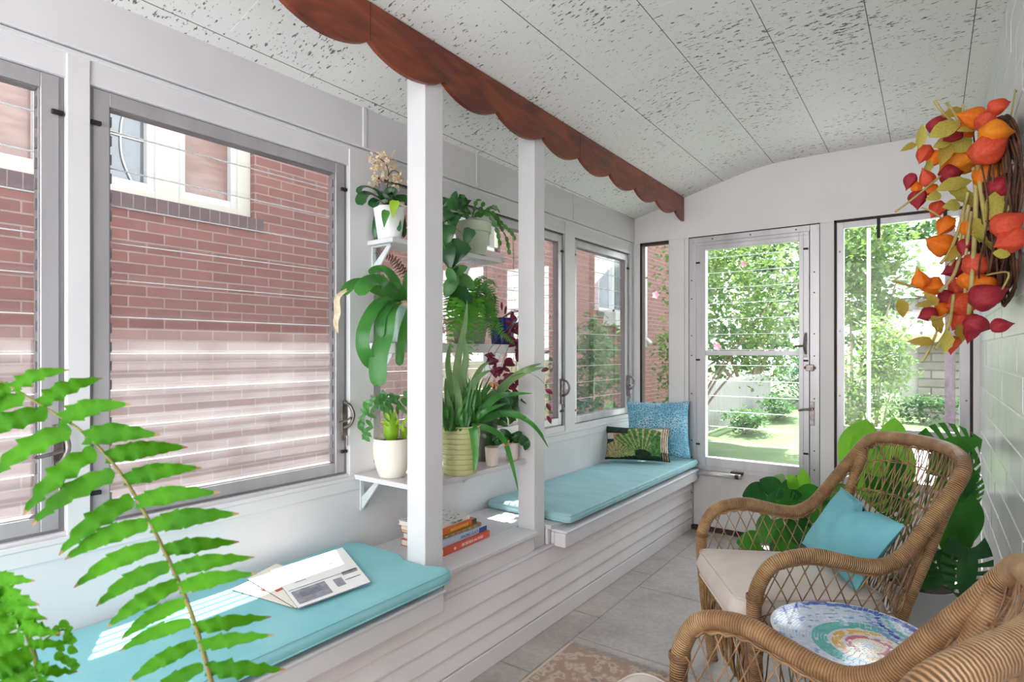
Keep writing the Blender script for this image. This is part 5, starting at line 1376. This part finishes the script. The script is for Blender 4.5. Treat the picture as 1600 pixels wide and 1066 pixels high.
    for x, y, ln, w, a, k in LV:
        dd = dep(x) - .04 + rr.uniform(-.03, .03); p = PD(x, y, dd); ar = radians(a); yv = (rgt * cos(ar) + Z * sin(ar)).normalized()
        n = Vector((st, -ct, .2)) + Vector((rr.uniform(-.3, .3),) * 3); xv = yv.cross(n).normalized(); n = xv.cross(yv)
        S = ln * dd / F; wv = w * dd / F; p.x = min(p.x, XR - .5 * wv)
        M = I @ Matrix(((xv.x, yv.x, n.x, p.x), (xv.y, yv.y, n.y, p.y), (xv.z, yv.z, n.z, p.z), (0, 0, 0, 1))) @ Matrix.Diagonal((wv, S, S * .6, 1))
        place('f%d' % k, (WLEAF, WLEAF2)[k], 'fabric_leaf', M)
    for pts, r in (([(1522, 262), (1525, 310), (1521, 400), (1514, 492)], 3.2), ([(1513, 300), (1500, 350), (1486, 390), (1470, 412)], 2.6), ([(1514, 320), (1502, 390), (1490, 430), (1468, 456)], 2.6), ([(1518, 330), (1509, 400), (1508, 458)], 2.4), ([(1505, 335), (1497, 390), (1484, 415)], 2.2),
                   ([(1528, 255), (1533, 300), (1542, 360)], 3), ([(1394, 439), (1412, 444), (1432, 449)], 2), ([(1441, 566), (1455, 540), (1466, 512)], 2.2), ([(1399, 331), (1430, 308), (1470, 275)], 1.6), ([(1460, 157), (1475, 178), (1490, 190)], 2.2), ([(1478, 160), (1490, 175), (1498, 190)], 2), ([(1505, 163), (1504, 175), (1501, 188)], 1.6),
                   ([(1486, 490), (1478, 520), (1462, 545)], 3), ([(1470, 340), (1455, 330), (1440, 325)], 1.6), ([(1430, 463), (1445, 464), (1460, 462)], 1.6), ([(1452, 500), (1468, 497), (1480, 490)], 1.4), ([(1541, 430), (1570, 425), (1576, 432), (1566, 452)], 1.2), ([(1490, 460), (1486, 490), (1478, 520)], 2.4)):
        m = MB(); dd = [dep(x) - .05 for x, y in pts]; m.tube(spline([PD(x, y, q) for (x, y), q in zip(pts, dd)], 5), r * 1.8 / F, 6); into(t, m).build('stalk', WSTEM, t, smooth=True)
wreath()

# ------------------------------------------------------------------ fern in the left foreground
def big_fern():
    # a tall stand just below the frame carries the pot
    bx, by = -.46, .12
    s = thing('plant_stand', 'slim plant stand under the foreground fern', 'plant stand', Matrix.Translation((bx, by, 0)))
    m = MB(); m.lathe([(0, .40), (.12, .40), (.125, .405), (.125, .418), (0, .42)], 32); m.build('stand_top', WOOD, s)
    for k in range(3): a = 2.1 * k; m = MB(); m.tube([(.10 * cos(a), .10 * sin(a), .40), (.14 * cos(a), .14 * sin(a), 0)], .012, 8); m.build('leg', WOOD, s, smooth=True)
    t = thing('foreground_fern', 'big fern with long wavy leaflets in the left foreground', 'potted plant', Matrix.Translation((bx, by, .421)))
    m = MB(); m.lathe(tub(.075, .10, .17), 32); m.build('pot', POT_CREAM, t, smooth=True)
    m = MB(); m.lathe([(.096, .155), (0, .16)], 20); m.build('soil', SOIL, t)
    def dp(x, y): return .50 + .10 * (1066 - y) / 470
    rach = [(-60, 575), (-20, 588), (20, 606), (65, 634), (130, 676), (185, 735), (225, 800), (262, 872), (290, 935), (312, 1000), (330, 1066), (345, 1130)]
    c = [PD(x, y, dp(x, y)) for x, y in rach] + [Vector((bx + .09, by + .06, .75)), Vector((bx + .01, by + .01, .57))]
    cs = spline(c, 6)
    m = MB(); m.tube(cs, [lerp(.0009, .0021, min(1, i / 60)) for i in range(len(cs))], 7)
    fr = into(t, m).build('frond_stalk', STEM_FERN, t, smooth=True)
    rr = random.Random(40)
    def leaflet(b, tp, w, curl, dz):
        b0, t0 = PD(*b, dp(*b)), PD(*tp, dp(*b) + dz); n = 15
        sag = Vector((0, 0, 1)) * ((t0 - b0).length * curl); mb = MB()
        pts = []; N = Vector((st, -ct, .12))
        for i in range(n + 1):
            f = i / n; pts.append(b0.lerp(t0, f) + sag * sin(pi * f) + N * (.006 * sin(pi * f)))
        ws = [w * (.62 + 1.0 * f if f < .28 else (.9 * (1 - ((f - .28) / .72) ** 1.8) + .05)) * (1 + (.10 if i % 2 else -.06)) for i, f in enumerate([i / n for i in range(n + 1)])]
        # wavy edges: rows of four points across
        vs = []; uv = []
        for i, p in enumerate(pts):
            tt = (pts[min(i + 1, n)] - pts[max(i - 1, 0)]).normalized(); sd = tt.cross(N).normalized(); nn = sd.cross(tt)
            for k, s in enumerate((-1, -.5, 0, .5, 1)):
                wave = .30 * ws[i] * sin(i * 1.9 + (1 if s > 0 else 2.2)) * abs(s) ** 2
                vs.append(p + sd * (ws[i] * .5 * s) + nn * (wave + .10 * ws[i] * abs(s)))
        fs = [(i * 5 + k, i * 5 + k + 1, i * 5 + k + 6, i * 5 + k + 5) for i in range(n) for k in range(4)]
        mb.add(vs, fs); mb.m = [1 if (i >= n - 1) else 0 for i in range(n) for k in range(4)]
        into(t, mb).build('leaflet', [LF_FERN, LF_TIP], t, smooth=True)
    right = [((20, 606), (108, 578), 34), ((62, 632), (161, 591), 40), ((95, 655), (205, 632), 42), ((133, 684), (251, 680), 46), ((166, 715), (294, 699), 42), ((195, 750), (315, 731), 40), ((214, 785), (344, 770), 40), ((237, 822), (374, 803), 44), ((256, 860), (374, 847), 36), ((271, 890), (398, 871), 36), ((282, 919), (402, 896), 36), ((304, 982), (424, 964), 34), ((313, 1009), (428, 992), 32), ((323, 1045), (446, 1046), 40), ((334, 1085), (440, 1095), 36)]
    left = [((18, 606), (-40, 640), 40), ((40, 620), (-70, 690), 44), ((75, 645), (-40, 690), 44), ((112, 672), (-20, 752), 48), ((150, 705), (36, 806), 48), ((180, 740), (50, 821), 46), ((208, 780), (92, 868), 46), ((232, 818), (101, 875), 42), ((250, 852), (115, 919), 40), ((266, 883), (150, 948), 40), ((280, 911), (167, 981), 38), ((292, 940), (189, 1000), 34), ((299, 972), (187, 1018), 32), ((308, 1005), (202, 1066), 34), ((318, 1040), (215, 1108), 34), ((330, 1080), (240, 1140), 34)]
    for b, tp, w in right: leaflet(b, tp, w * .74 * dp(*b) / F, .045, rr.uniform(-.02, .03))
    for b, tp, w in left: leaflet(b, tp, w * .74 * dp(*b) / F, .055, rr.uniform(-.02, .03))
    # a second, bushier frond at the left edge
    r2 = [(-4, 905), (2, 915), (22, 950), (40, 985), (52, 1020), (62, 1066), (70, 1120)]
    d2 = lambda y: .52 + .04 * (1066 - y) / 200
    c = [PD(x, y, d2(y)) for x, y in r2] + [Vector((bx - .02, by + .08, .75)), Vector((bx, by, .57))]
    m = MB(); m.tube(spline(c, 6), .0022, 6); into(t, m).build('frond_stalk', STEM_FERN, t, smooth=True)
    for (b, tp, w) in (((-5, 900), (55, 908), 24), ((4, 918), (62, 946), 30), ((14, 935), (74, 968), 30), ((24, 955), (80, 985), 30), ((34, 975), (95, 990), 26), ((45, 1005), (115, 1003), 18), ((55, 1040), (122, 1050), 24), ((60, 1060), (110, 1085), 26), ((64, 1085), (120, 1100), 30),
                       ((0, 915), (-45, 960), 36), ((14, 945), (-40, 985), 38), ((26, 968), (-35, 1010), 40), ((38, 995), (-25, 1035), 38), ((48, 1020), (-15, 1062), 40), ((55, 1045), (0, 1085), 40), ((60, 1075), (10, 1110), 38), ((10, 930), (-20, 925), 26)):
        leaflet(b, tp, w * .48 / F, .03, rr.uniform(-.02, .02))
    m = MB()
    for x, y in ((100, 975), (108, 985), (112, 1000), (114, 1015), (96, 1010), (94, 1025), (104, 1030), (112, 1035), (106, 995), (90, 985), (118, 1042)): leaf_at(m, PD(x, y, .53), rr.uniform(0, 360), .010, .008)
    m.tube(spline([PD(70, 1000, .53), PD(95, 985, .53), PD(110, 990, .53), PD(114, 1020, .53)], 5), .0008, 4); into(t, m).build('lacy_leaflet', LF_FERN, t)
big_fern()
# ------------------------------------------------------------------ outdoors
GZ = -.31
def ground():
    m = MB(); m.add([(-40, YE + .3, GZ), (40, YE + .3, GZ), (40, 70, GZ), (-40, 70, GZ)], [(0, 1, 2, 3)])
    struct(m.build('lawn', LAWN), 'mown lawn of the yard outside', 'lawn')
    p = MB(); p.box(-40, 40, -25, YE + .3, GZ - .02, GZ); p.box(-.38, 3.0, YE + .1, 11.6, GZ, GZ + .02)  # paving widened out of view to bounce neutral light indoors
    struct(p.build('path_and_bounce_slab', CONC), 'pale concrete paving beside the brick house, widened unseen to bounce light into the porch', 'path')
    f = MB(); f.box(-1.95, .35, YB, YE + .1, GZ, -.07); struct(f.build('foundation', CONC), 'concrete base under the porch', 'foundation')
ground()

def brick_house():
    t = thing('brick_house', 'red brick neighbouring house seen through the left windows', 'house')
    X = -4.1; m = MB()
    holes = [(.62, 2.438, 2.243, 3.75), (8.0, 9.15, 1.86, 3.0), (4.6, 5.5, 2.4, 3.7)]
    ys = sorted({-4.0, 10.95, *[h[0] for h in holes], *[h[1] for h in holes]})
    for a, b in zip(ys, ys[1:]):
        hs = [h for h in holes if h[0] <= a and b <= h[1]]
        if hs: h = hs[0]; m.box(X - .3, X, a, b, GZ, h[2]); m.box(X - .3, X, a, b, h[3], 5.3)
        else: m.box(X - .3, X, a, b, GZ, 5.3)
    m.box(-10, X - .3, 10.65, 10.95, GZ, 5.3)
    m.build('brick_wall', BRICK, t)
    r = MB(); r.add([(X + .35, -4.3, 5.2), (X + .35, 11.2, 5.2), (-7.5, 11.2, 7.6), (-7.5, -4.3, 7.6), (X + .35, -4.3, 5.32), (X + .35, 11.2, 5.32), (-7.5, 11.2, 7.72), (-7.5, -4.3, 7.72)], [(0, 3, 2, 1), (4, 5, 6, 7), (0, 1, 5, 4), (1, 2, 6, 5), (2, 3, 7, 6), (3, 0, 4, 7)])
    r.build('roof', simple('grey_shingle', '#75706c', '#5c5855', rough=.9, nscale=30), t)
    for (y0, y1, z0, z1) in holes:
        s = MB(); s.box(X - .02, X + .012, y0 - .06, y1 + .07, z0 - .10, z0 - .004); s.build('brick_sill', SOLDIER, t, bevel=.004)
    # three-light window
    w = MB(); y0, y1, z0, z1 = holes[0]
    w.box(X - .16, X - .05, y0, y1, z0, z0 + .055); w.box(X - .16, X - .05, y0, y1, z1 - .06, z1)
    for a, b in ((.62, .72), (1.18, 1.29), (1.775, 1.925), (2.338, 2.438)): w.box(X - .16, X - .045, a, b, z0, z1)
    fr = w.build('window_frame', CREAM, t, bevel=.004)
    for (a, b, mm) in ((.72, 1.18, PPANE), (1.29, 1.775, DPANE), (1.925, 2.338, PPANE)):
        s = MB()
        for q in ((a - .01, a + .045), (b - .045, b + .01)): s.box(X - .14, X - .06, *q, z0 + .055, z1 - .06)
        s.box(X - .138, X - .063, a - .01, b + .01, z0 + .045, z0 + .10); s.box(X - .138, X - .064, a, b, 2.83, 2.87); s.build('sash', PICKET, fr)
        s = MB(); s.box(X - .12, X - .11, a + .04, b - .04, z0 + .09, z1 - .06); s.build('pane', mm, fr)
        if mm is DPANE:
            s = MB(); s.tube(spline([(X - .10, 1.66, 2.34), (X - .10, 1.60, 2.5), (X - .10, 1.60, 2.72), (X - .10, 1.66, 2.9)], 6), .006, 6); s.box(X - .109, X - .10, a, b, 2.62, 2.64); s.build('arc_reflection', PICKET, fr)  # pale arc modelled for a reflection in the dark pane
    # the far window with its box below
    w = MB(); y0, y1, z0, z1 = holes[1]
    for a, b in ((y0, y0 + .07), (y1 - .07, y1), ((y0 + y1) / 2 - .03, (y0 + y1) / 2 + .03)): w.box(X - .16, X - .03, a, b, z0, z1)
    w.box(X - .16, X - .03, y0, y1, z0, z0 + .06); w.box(X - .16, X - .03, y0, y1, z1 - .06, z1); f2 = w.build('window_frame', PICKET, t)
    s = MB(); s.box(X - .12, X - .1, y0, y1, z0, z1); s.build('pane', DPANE, f2)
    s = MB(); s.box(X - .02, X + .22, y0 + .15, y0 + .85, z0 - .22, z0 - .01); s.build('window_box', PICKET, t, bevel=.01)
    w = MB(); y0, y1, z0, z1 = holes[2]
    for a, b in ((y0, y0 + .07), (y1 - .07, y1)): w.box(X - .16, X - .03, a, b, z0, z1)
    w.box(X - .16, X - .03, y0, y1, z0, z0 + .06); f3 = w.build('window_frame', CREAM, t); s = MB(); s.box(X - .12, X - .1, y0, y1, z0, z1); s.build('pane', DPANE, f3)
    d = MB(); d.tube(spline([(X + .06, 9.62, 5.2), (X + .06, 9.62, 1.6), (X + .07, 9.62, 1.48), (X + .16, 9.64, 1.38)], 4), .042, 10); d.build('downspout', PICKET, t, smooth=True)
brick_house()

def fence():
    t = thing('picket_fence', 'long white picket fence beyond the storm door', 'fence', Matrix.Translation((-3.45, 11.0, GZ)))
    rails = MB()
    for z in (.22, .80): rails.box(-.045, -.02, 0, 5.6, z, z + .07)
    for k in range(4): rails.box(-.10, -.02, k * 1.8, k * 1.8 + .08, 0, 1.02)
    rails.build('rails', PICKET, t)
    pk = MB(); pk.add([Vector((x, y, z)) for x in (-.018, 0) for (y, z) in ((-.030, .03), (.030, .03), (.030, .93), (0, 1.0), (-.030, .93))], [(0, 1, 2, 3, 4), (9, 8, 7, 6, 5)] + [(i, 5 + i, 5 + (i + 1) % 5, (i + 1) % 5) for i in range(5)])
    p0 = pk.build('picket', PICKET, t); p0.location = (0, .05, 0)
    for k in range(1, 56):
        q = p0.copy(); COL.objects.link(q); q.parent = t; q.location = (0, .05 + k * .1, .008 * sin(k * 2.1))
fence()

def leafage(m, c, rad, n, size, rr, hollow=.55, zpow=1.0):
    for i in range(n):
        while True:
            v = Vector((rr.uniform(-1, 1), rr.uniform(-1, 1), rr.uniform(-1, 1)))
            L = v.length
            if hollow < L < 1: break
        k = 1 + .22 * sin(v.x * 7 + c[0]) * sin(v.y * 6) + .18 * sin(v.z * 8 + c[1])
        p = Vector(c) + Vector((v.x * rad[0], v.y * rad[1], v.z * rad[2])) * k
        a = Vector((rr.gauss(0, 1), rr.gauss(0, 1), rr.gauss(0, .6))).normalized(); nrm = (Vector((rr.gauss(0, .6), rr.gauss(0, .6), 1))).normalized()
        b = nrm.cross(a); b = b.normalized() if b.length > 1e-3 else a.orthogonal().normalized(); s = size * rr.uniform(.6, 1.25)
        m.add([p - a * s * .5, p + b * s * .30 - a * s * .05 + nrm * s * .08, p + a * s * .5, p - b * s * .30 - a * s * .05 + nrm * s * .08], [(0, 1, 2), (0, 2, 3)])
def tree(name, label, cat, c, rad, n, size, mat_, trunk=(.06, 3), seed=0, group=None, flowers=0, hollow=.5, lobes=7, foot=None):
    foot = foot or c; base = (foot[0], foot[1], GZ); t = thing(name, label, cat, Matrix.Translation(base), group)
    rr = random.Random(seed); m = MB()
    ctr = []
    for k in range(lobes):
        a = 2 * pi * k / lobes + rr.uniform(-.4, .4); q = rr.uniform(.35, .62); ctr.append((c[0] + rad[0] * q * cos(a), c[1] + rad[1] * q * sin(a), c[2] + rad[2] * rr.uniform(-.55, .55)))
    ctr.append((c[0], c[1], c[2] + rad[2] * .4))
    for q in ctr: leafage(m, q, [r * rr.uniform(.42, .6) for r in rad], n // len(ctr), size, rr, .25)
    into(t, m).build('foliage', mat_, t)
    b = MB(); r0, nb = trunk
    for k in range(nb):
        a = 2 * pi * k / nb; q = Vector(ctr[k % len(ctr)])
        b.tube(spline([Vector((foot[0] + r0 * cos(a), foot[1] + r0 * sin(a), GZ - .02)), Vector((foot[0], foot[1], GZ)).lerp(q, .45) + Vector((0, 0, .1)), q], 6), [r0 * (.75 - .5 * i / 12) for i in range(13)], 7)
    into(t, b).build('trunk', BARK, t, smooth=True)
    for k in range(flowers):
        v = Vector((rr.gauss(0, .5), -abs(rr.gauss(0, .55)), rr.gauss(0, .5))); p = Vector((c[0] + v.x * rad[0], c[1] + v.y * rad[1] * .9, c[2] + v.z * rad[2])); f = MB()
        for j in range(5):
            a = 2 * pi * j / 5; d = Vector((cos(a), -.3, sin(a))); f.ribbon([p, p + d * .03, p + d * .055], [.02, .05, .02], (0, -1, 0), .2)
        into(t, f).build('blossom', PINKFL, t)
    return t
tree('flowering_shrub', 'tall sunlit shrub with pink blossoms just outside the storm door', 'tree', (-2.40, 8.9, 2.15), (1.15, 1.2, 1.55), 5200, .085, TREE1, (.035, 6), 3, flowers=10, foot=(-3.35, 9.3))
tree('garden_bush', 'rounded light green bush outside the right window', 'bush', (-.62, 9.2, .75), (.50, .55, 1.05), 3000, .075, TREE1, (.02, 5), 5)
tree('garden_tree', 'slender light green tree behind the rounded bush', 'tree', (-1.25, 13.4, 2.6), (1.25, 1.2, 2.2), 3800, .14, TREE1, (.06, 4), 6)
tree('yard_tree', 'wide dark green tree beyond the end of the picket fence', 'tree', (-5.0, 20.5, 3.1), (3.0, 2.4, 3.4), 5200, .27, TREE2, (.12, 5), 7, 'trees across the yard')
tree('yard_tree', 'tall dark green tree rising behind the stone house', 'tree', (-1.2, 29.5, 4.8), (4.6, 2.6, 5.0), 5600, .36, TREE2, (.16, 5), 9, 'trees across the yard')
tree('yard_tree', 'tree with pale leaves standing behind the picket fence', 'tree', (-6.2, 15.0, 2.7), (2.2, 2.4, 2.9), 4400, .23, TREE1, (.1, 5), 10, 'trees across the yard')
tree('evergreen_bush', 'blue-green bush at the far end of the picket fence', 'bush', (-2.75, 17.6, .55), (1.0, .8, 1.0), 2600, .10, TREE3, (.03, 5), 12)
tree('border_plant', 'low leafy plant at the foot of the picket fence', 'plant', (-2.85, 11.6, -.05), (.40, .8, .26), 1300, .085, TREE2, (.012, 4), 13, 'low plants along the fence')
tree('border_plant', 'low leafy plant further along the picket fence', 'plant', (-2.82, 14.2, -.02), (.36, 1.2, .30), 1300, .09, TREE2, (.012, 4), 14, 'low plants along the fence')
tree('side_shrub', 'added wispy shrub standing in for greenery reflected in the far left window', 'shrub', (-2.75, 5.2, .75), (.40, .55, 1.0), 1500, .085, TREE2, (.012, 5), 15)  # added shrub for the greenery mirrored in the window over the pillows
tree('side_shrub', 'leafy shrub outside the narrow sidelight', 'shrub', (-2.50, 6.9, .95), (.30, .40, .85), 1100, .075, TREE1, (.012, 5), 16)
tree('low_shrub', 'low flowering shrub in front of the stone house', 'shrub', (-.15, 15.3, .0), (.75, .4, .32), 1200, .09, TREE2, (.012, 4), 17)

tree('sun_blocker_tree', 'added tree out of view that shades the far seat from the sun', 'tree', (-2.85, 3.75, 3.35), (.50, 1.15, .62), 3000, .11, TREE2, (.022, 3), 18, foot=(-3.4, 4.9))  # unseen crown added to keep the sun off the far cushion

def stone_house():
    t = thing('stone_house', 'stone house with a scalloped awning across the yard', 'house', Matrix.Translation((0, 0, 0)))
    m = MB(); m.box(-.25, 6, 17.0, 22, GZ, 2.5); m.build('stone_wall', STONE, t)
    m = MB(); m.box(-.62, -.25, 17.1, 22, GZ, 2.5); m.build('white_corner', PICKET, t)
    r = MB(); r.add([(-1.0, 16.6, 2.5), (6.4, 16.6, 2.5), (6.4, 19.5, 4.3), (-1.0, 19.5, 4.3), (-1.0, 22.4, 2.5), (6.4, 22.4, 2.5)], [(0, 1, 2, 3), (3, 2, 5, 4), (0, 3, 4), (1, 5, 2)]); r.build('roof', simple('light_grey_shingle', '#7f8288', '#6d7077', rough=.8, nscale=8), t)
    a = MB(); n = 40
    def aw(s, v):
        x = lerp(-.85, 3.0, s); return Vector((x, lerp(17.0, 15.9, v), lerp(2.25, 1.62, v)))
    a.grid(aw, n, 4); aw_ = a.build('awning', AWN, t)
    s = MB()
    s.grid(lambda q, v: Vector((lerp(-.85, 3.0, q), 15.9, 1.62 - v * (.12 + .05 * abs(sin(q * 34))))), 120, 1); s.build('scalloped_edge', AWN2, t)
    w = MB(); w.box(1.0, 2.0, 16.96, 17.0, .7, 1.6); w.build('window', DPANE, t)
stone_house()
def pole(name, label, cat, x, y, r, z1, mat_, group=None, sq=False):
    m = MB()
    if sq: m.box(-r, r, -r, r, 0, z1 - GZ)
    else: m.tube([(0, 0, 0), (0, 0, z1 - GZ)], r, 10)
    o = m.build(name, mat_, M=Matrix.Translation((x, y, GZ))); tag(o, label, cat, group); return o
pole('clothes_pole', 'slim white pole in the yard beside the rounded bush', 'pole', -.62, 8.35, .022, 2.75, PICKET)
pole('yard_post', 'weathered brown post outside the right window, the thicker of two', 'post', .13, 6.2, .036, 2.9, POSTB, 'brown posts outside', True)
pole('yard_post', 'thin weathered brown post nearest the brick wall outside', 'post', .18, 5.2, .018, 2.9, POSTB, 'brown posts outside', True)
# ------------------------------------------------------------------ light, sky, camera
sc = bpy.context.scene
wd = bpy.data.worlds.new('sky'); sc.world = wd; wd.use_nodes = True
nt = wd.node_tree; nt.nodes.clear()
wo = nt.nodes.new('ShaderNodeOutputWorld'); bg = nt.nodes.new('ShaderNodeBackground')
tc = nt.nodes.new('ShaderNodeTexCoord'); sp = nt.nodes.new('ShaderNodeSeparateXYZ'); rp = nt.nodes.new('ShaderNodeValToRGB')
nt.links.new(tc.outputs['Generated'], sp.inputs[0]); nt.links.new(sp.outputs['Z'], rp.inputs['Fac'])
e = rp.color_ramp.elements; e[0].position = 0; e[0].color = (1, .985, .965, 1); e[1].position = .7; e[1].color = (.80, .90, 1.0, 1)
nt.links.new(rp.outputs['Color'], bg.inputs['Color']); bg.inputs['Strength'].default_value = 1.55
nt.links.new(bg.outputs[0], wo.inputs['Surface'])
sd = bpy.data.lights.new('sun', 'SUN'); sd.energy = 6.0; sd.angle = radians(.6); sd.color = (1, .975, .95)
so = bpy.data.objects.new('sun', sd); COL.objects.link(so)
tr = (D * 1.0 + U * .53 + Z * -2.9).normalized()
so.rotation_euler = tr.to_track_quat('-Z', 'Y').to_euler(); so.location = (-6, -2, 9)
cam = bpy.data.cameras.new('camera'); cam.sensor_width = 36; cam.lens = 36 * F / 1600; cam.shift_y = 16 / 1600; cam.clip_start = .02
co = bpy.data.objects.new('camera', cam); COL.objects.link(co); co.location = (0, 0, EYE); co.rotation_euler = (pi / 2, 0, TH)
cam.dof.use_dof = True; cam.dof.focus_distance = 3.0; cam.dof.aperture_fstop = 11
sc.camera = co
sc.view_settings.view_transform = 'Standard'; sc.view_settings.look = 'None'; sc.view_settings.gamma = 1; sc.view_settings.exposure = 2.05
sc.view_settings.use_curve_mapping = False
sc.cycles.use_denoising = True
sc.cycles.max_bounces = 14; sc.cycles.diffuse_bounces = 7; sc.cycles.transparent_max_bounces = 24; sc.cycles.sample_clamp_indirect = 8
sc.cycles.caustics_reflective = False; sc.cycles.caustics_refractive = False
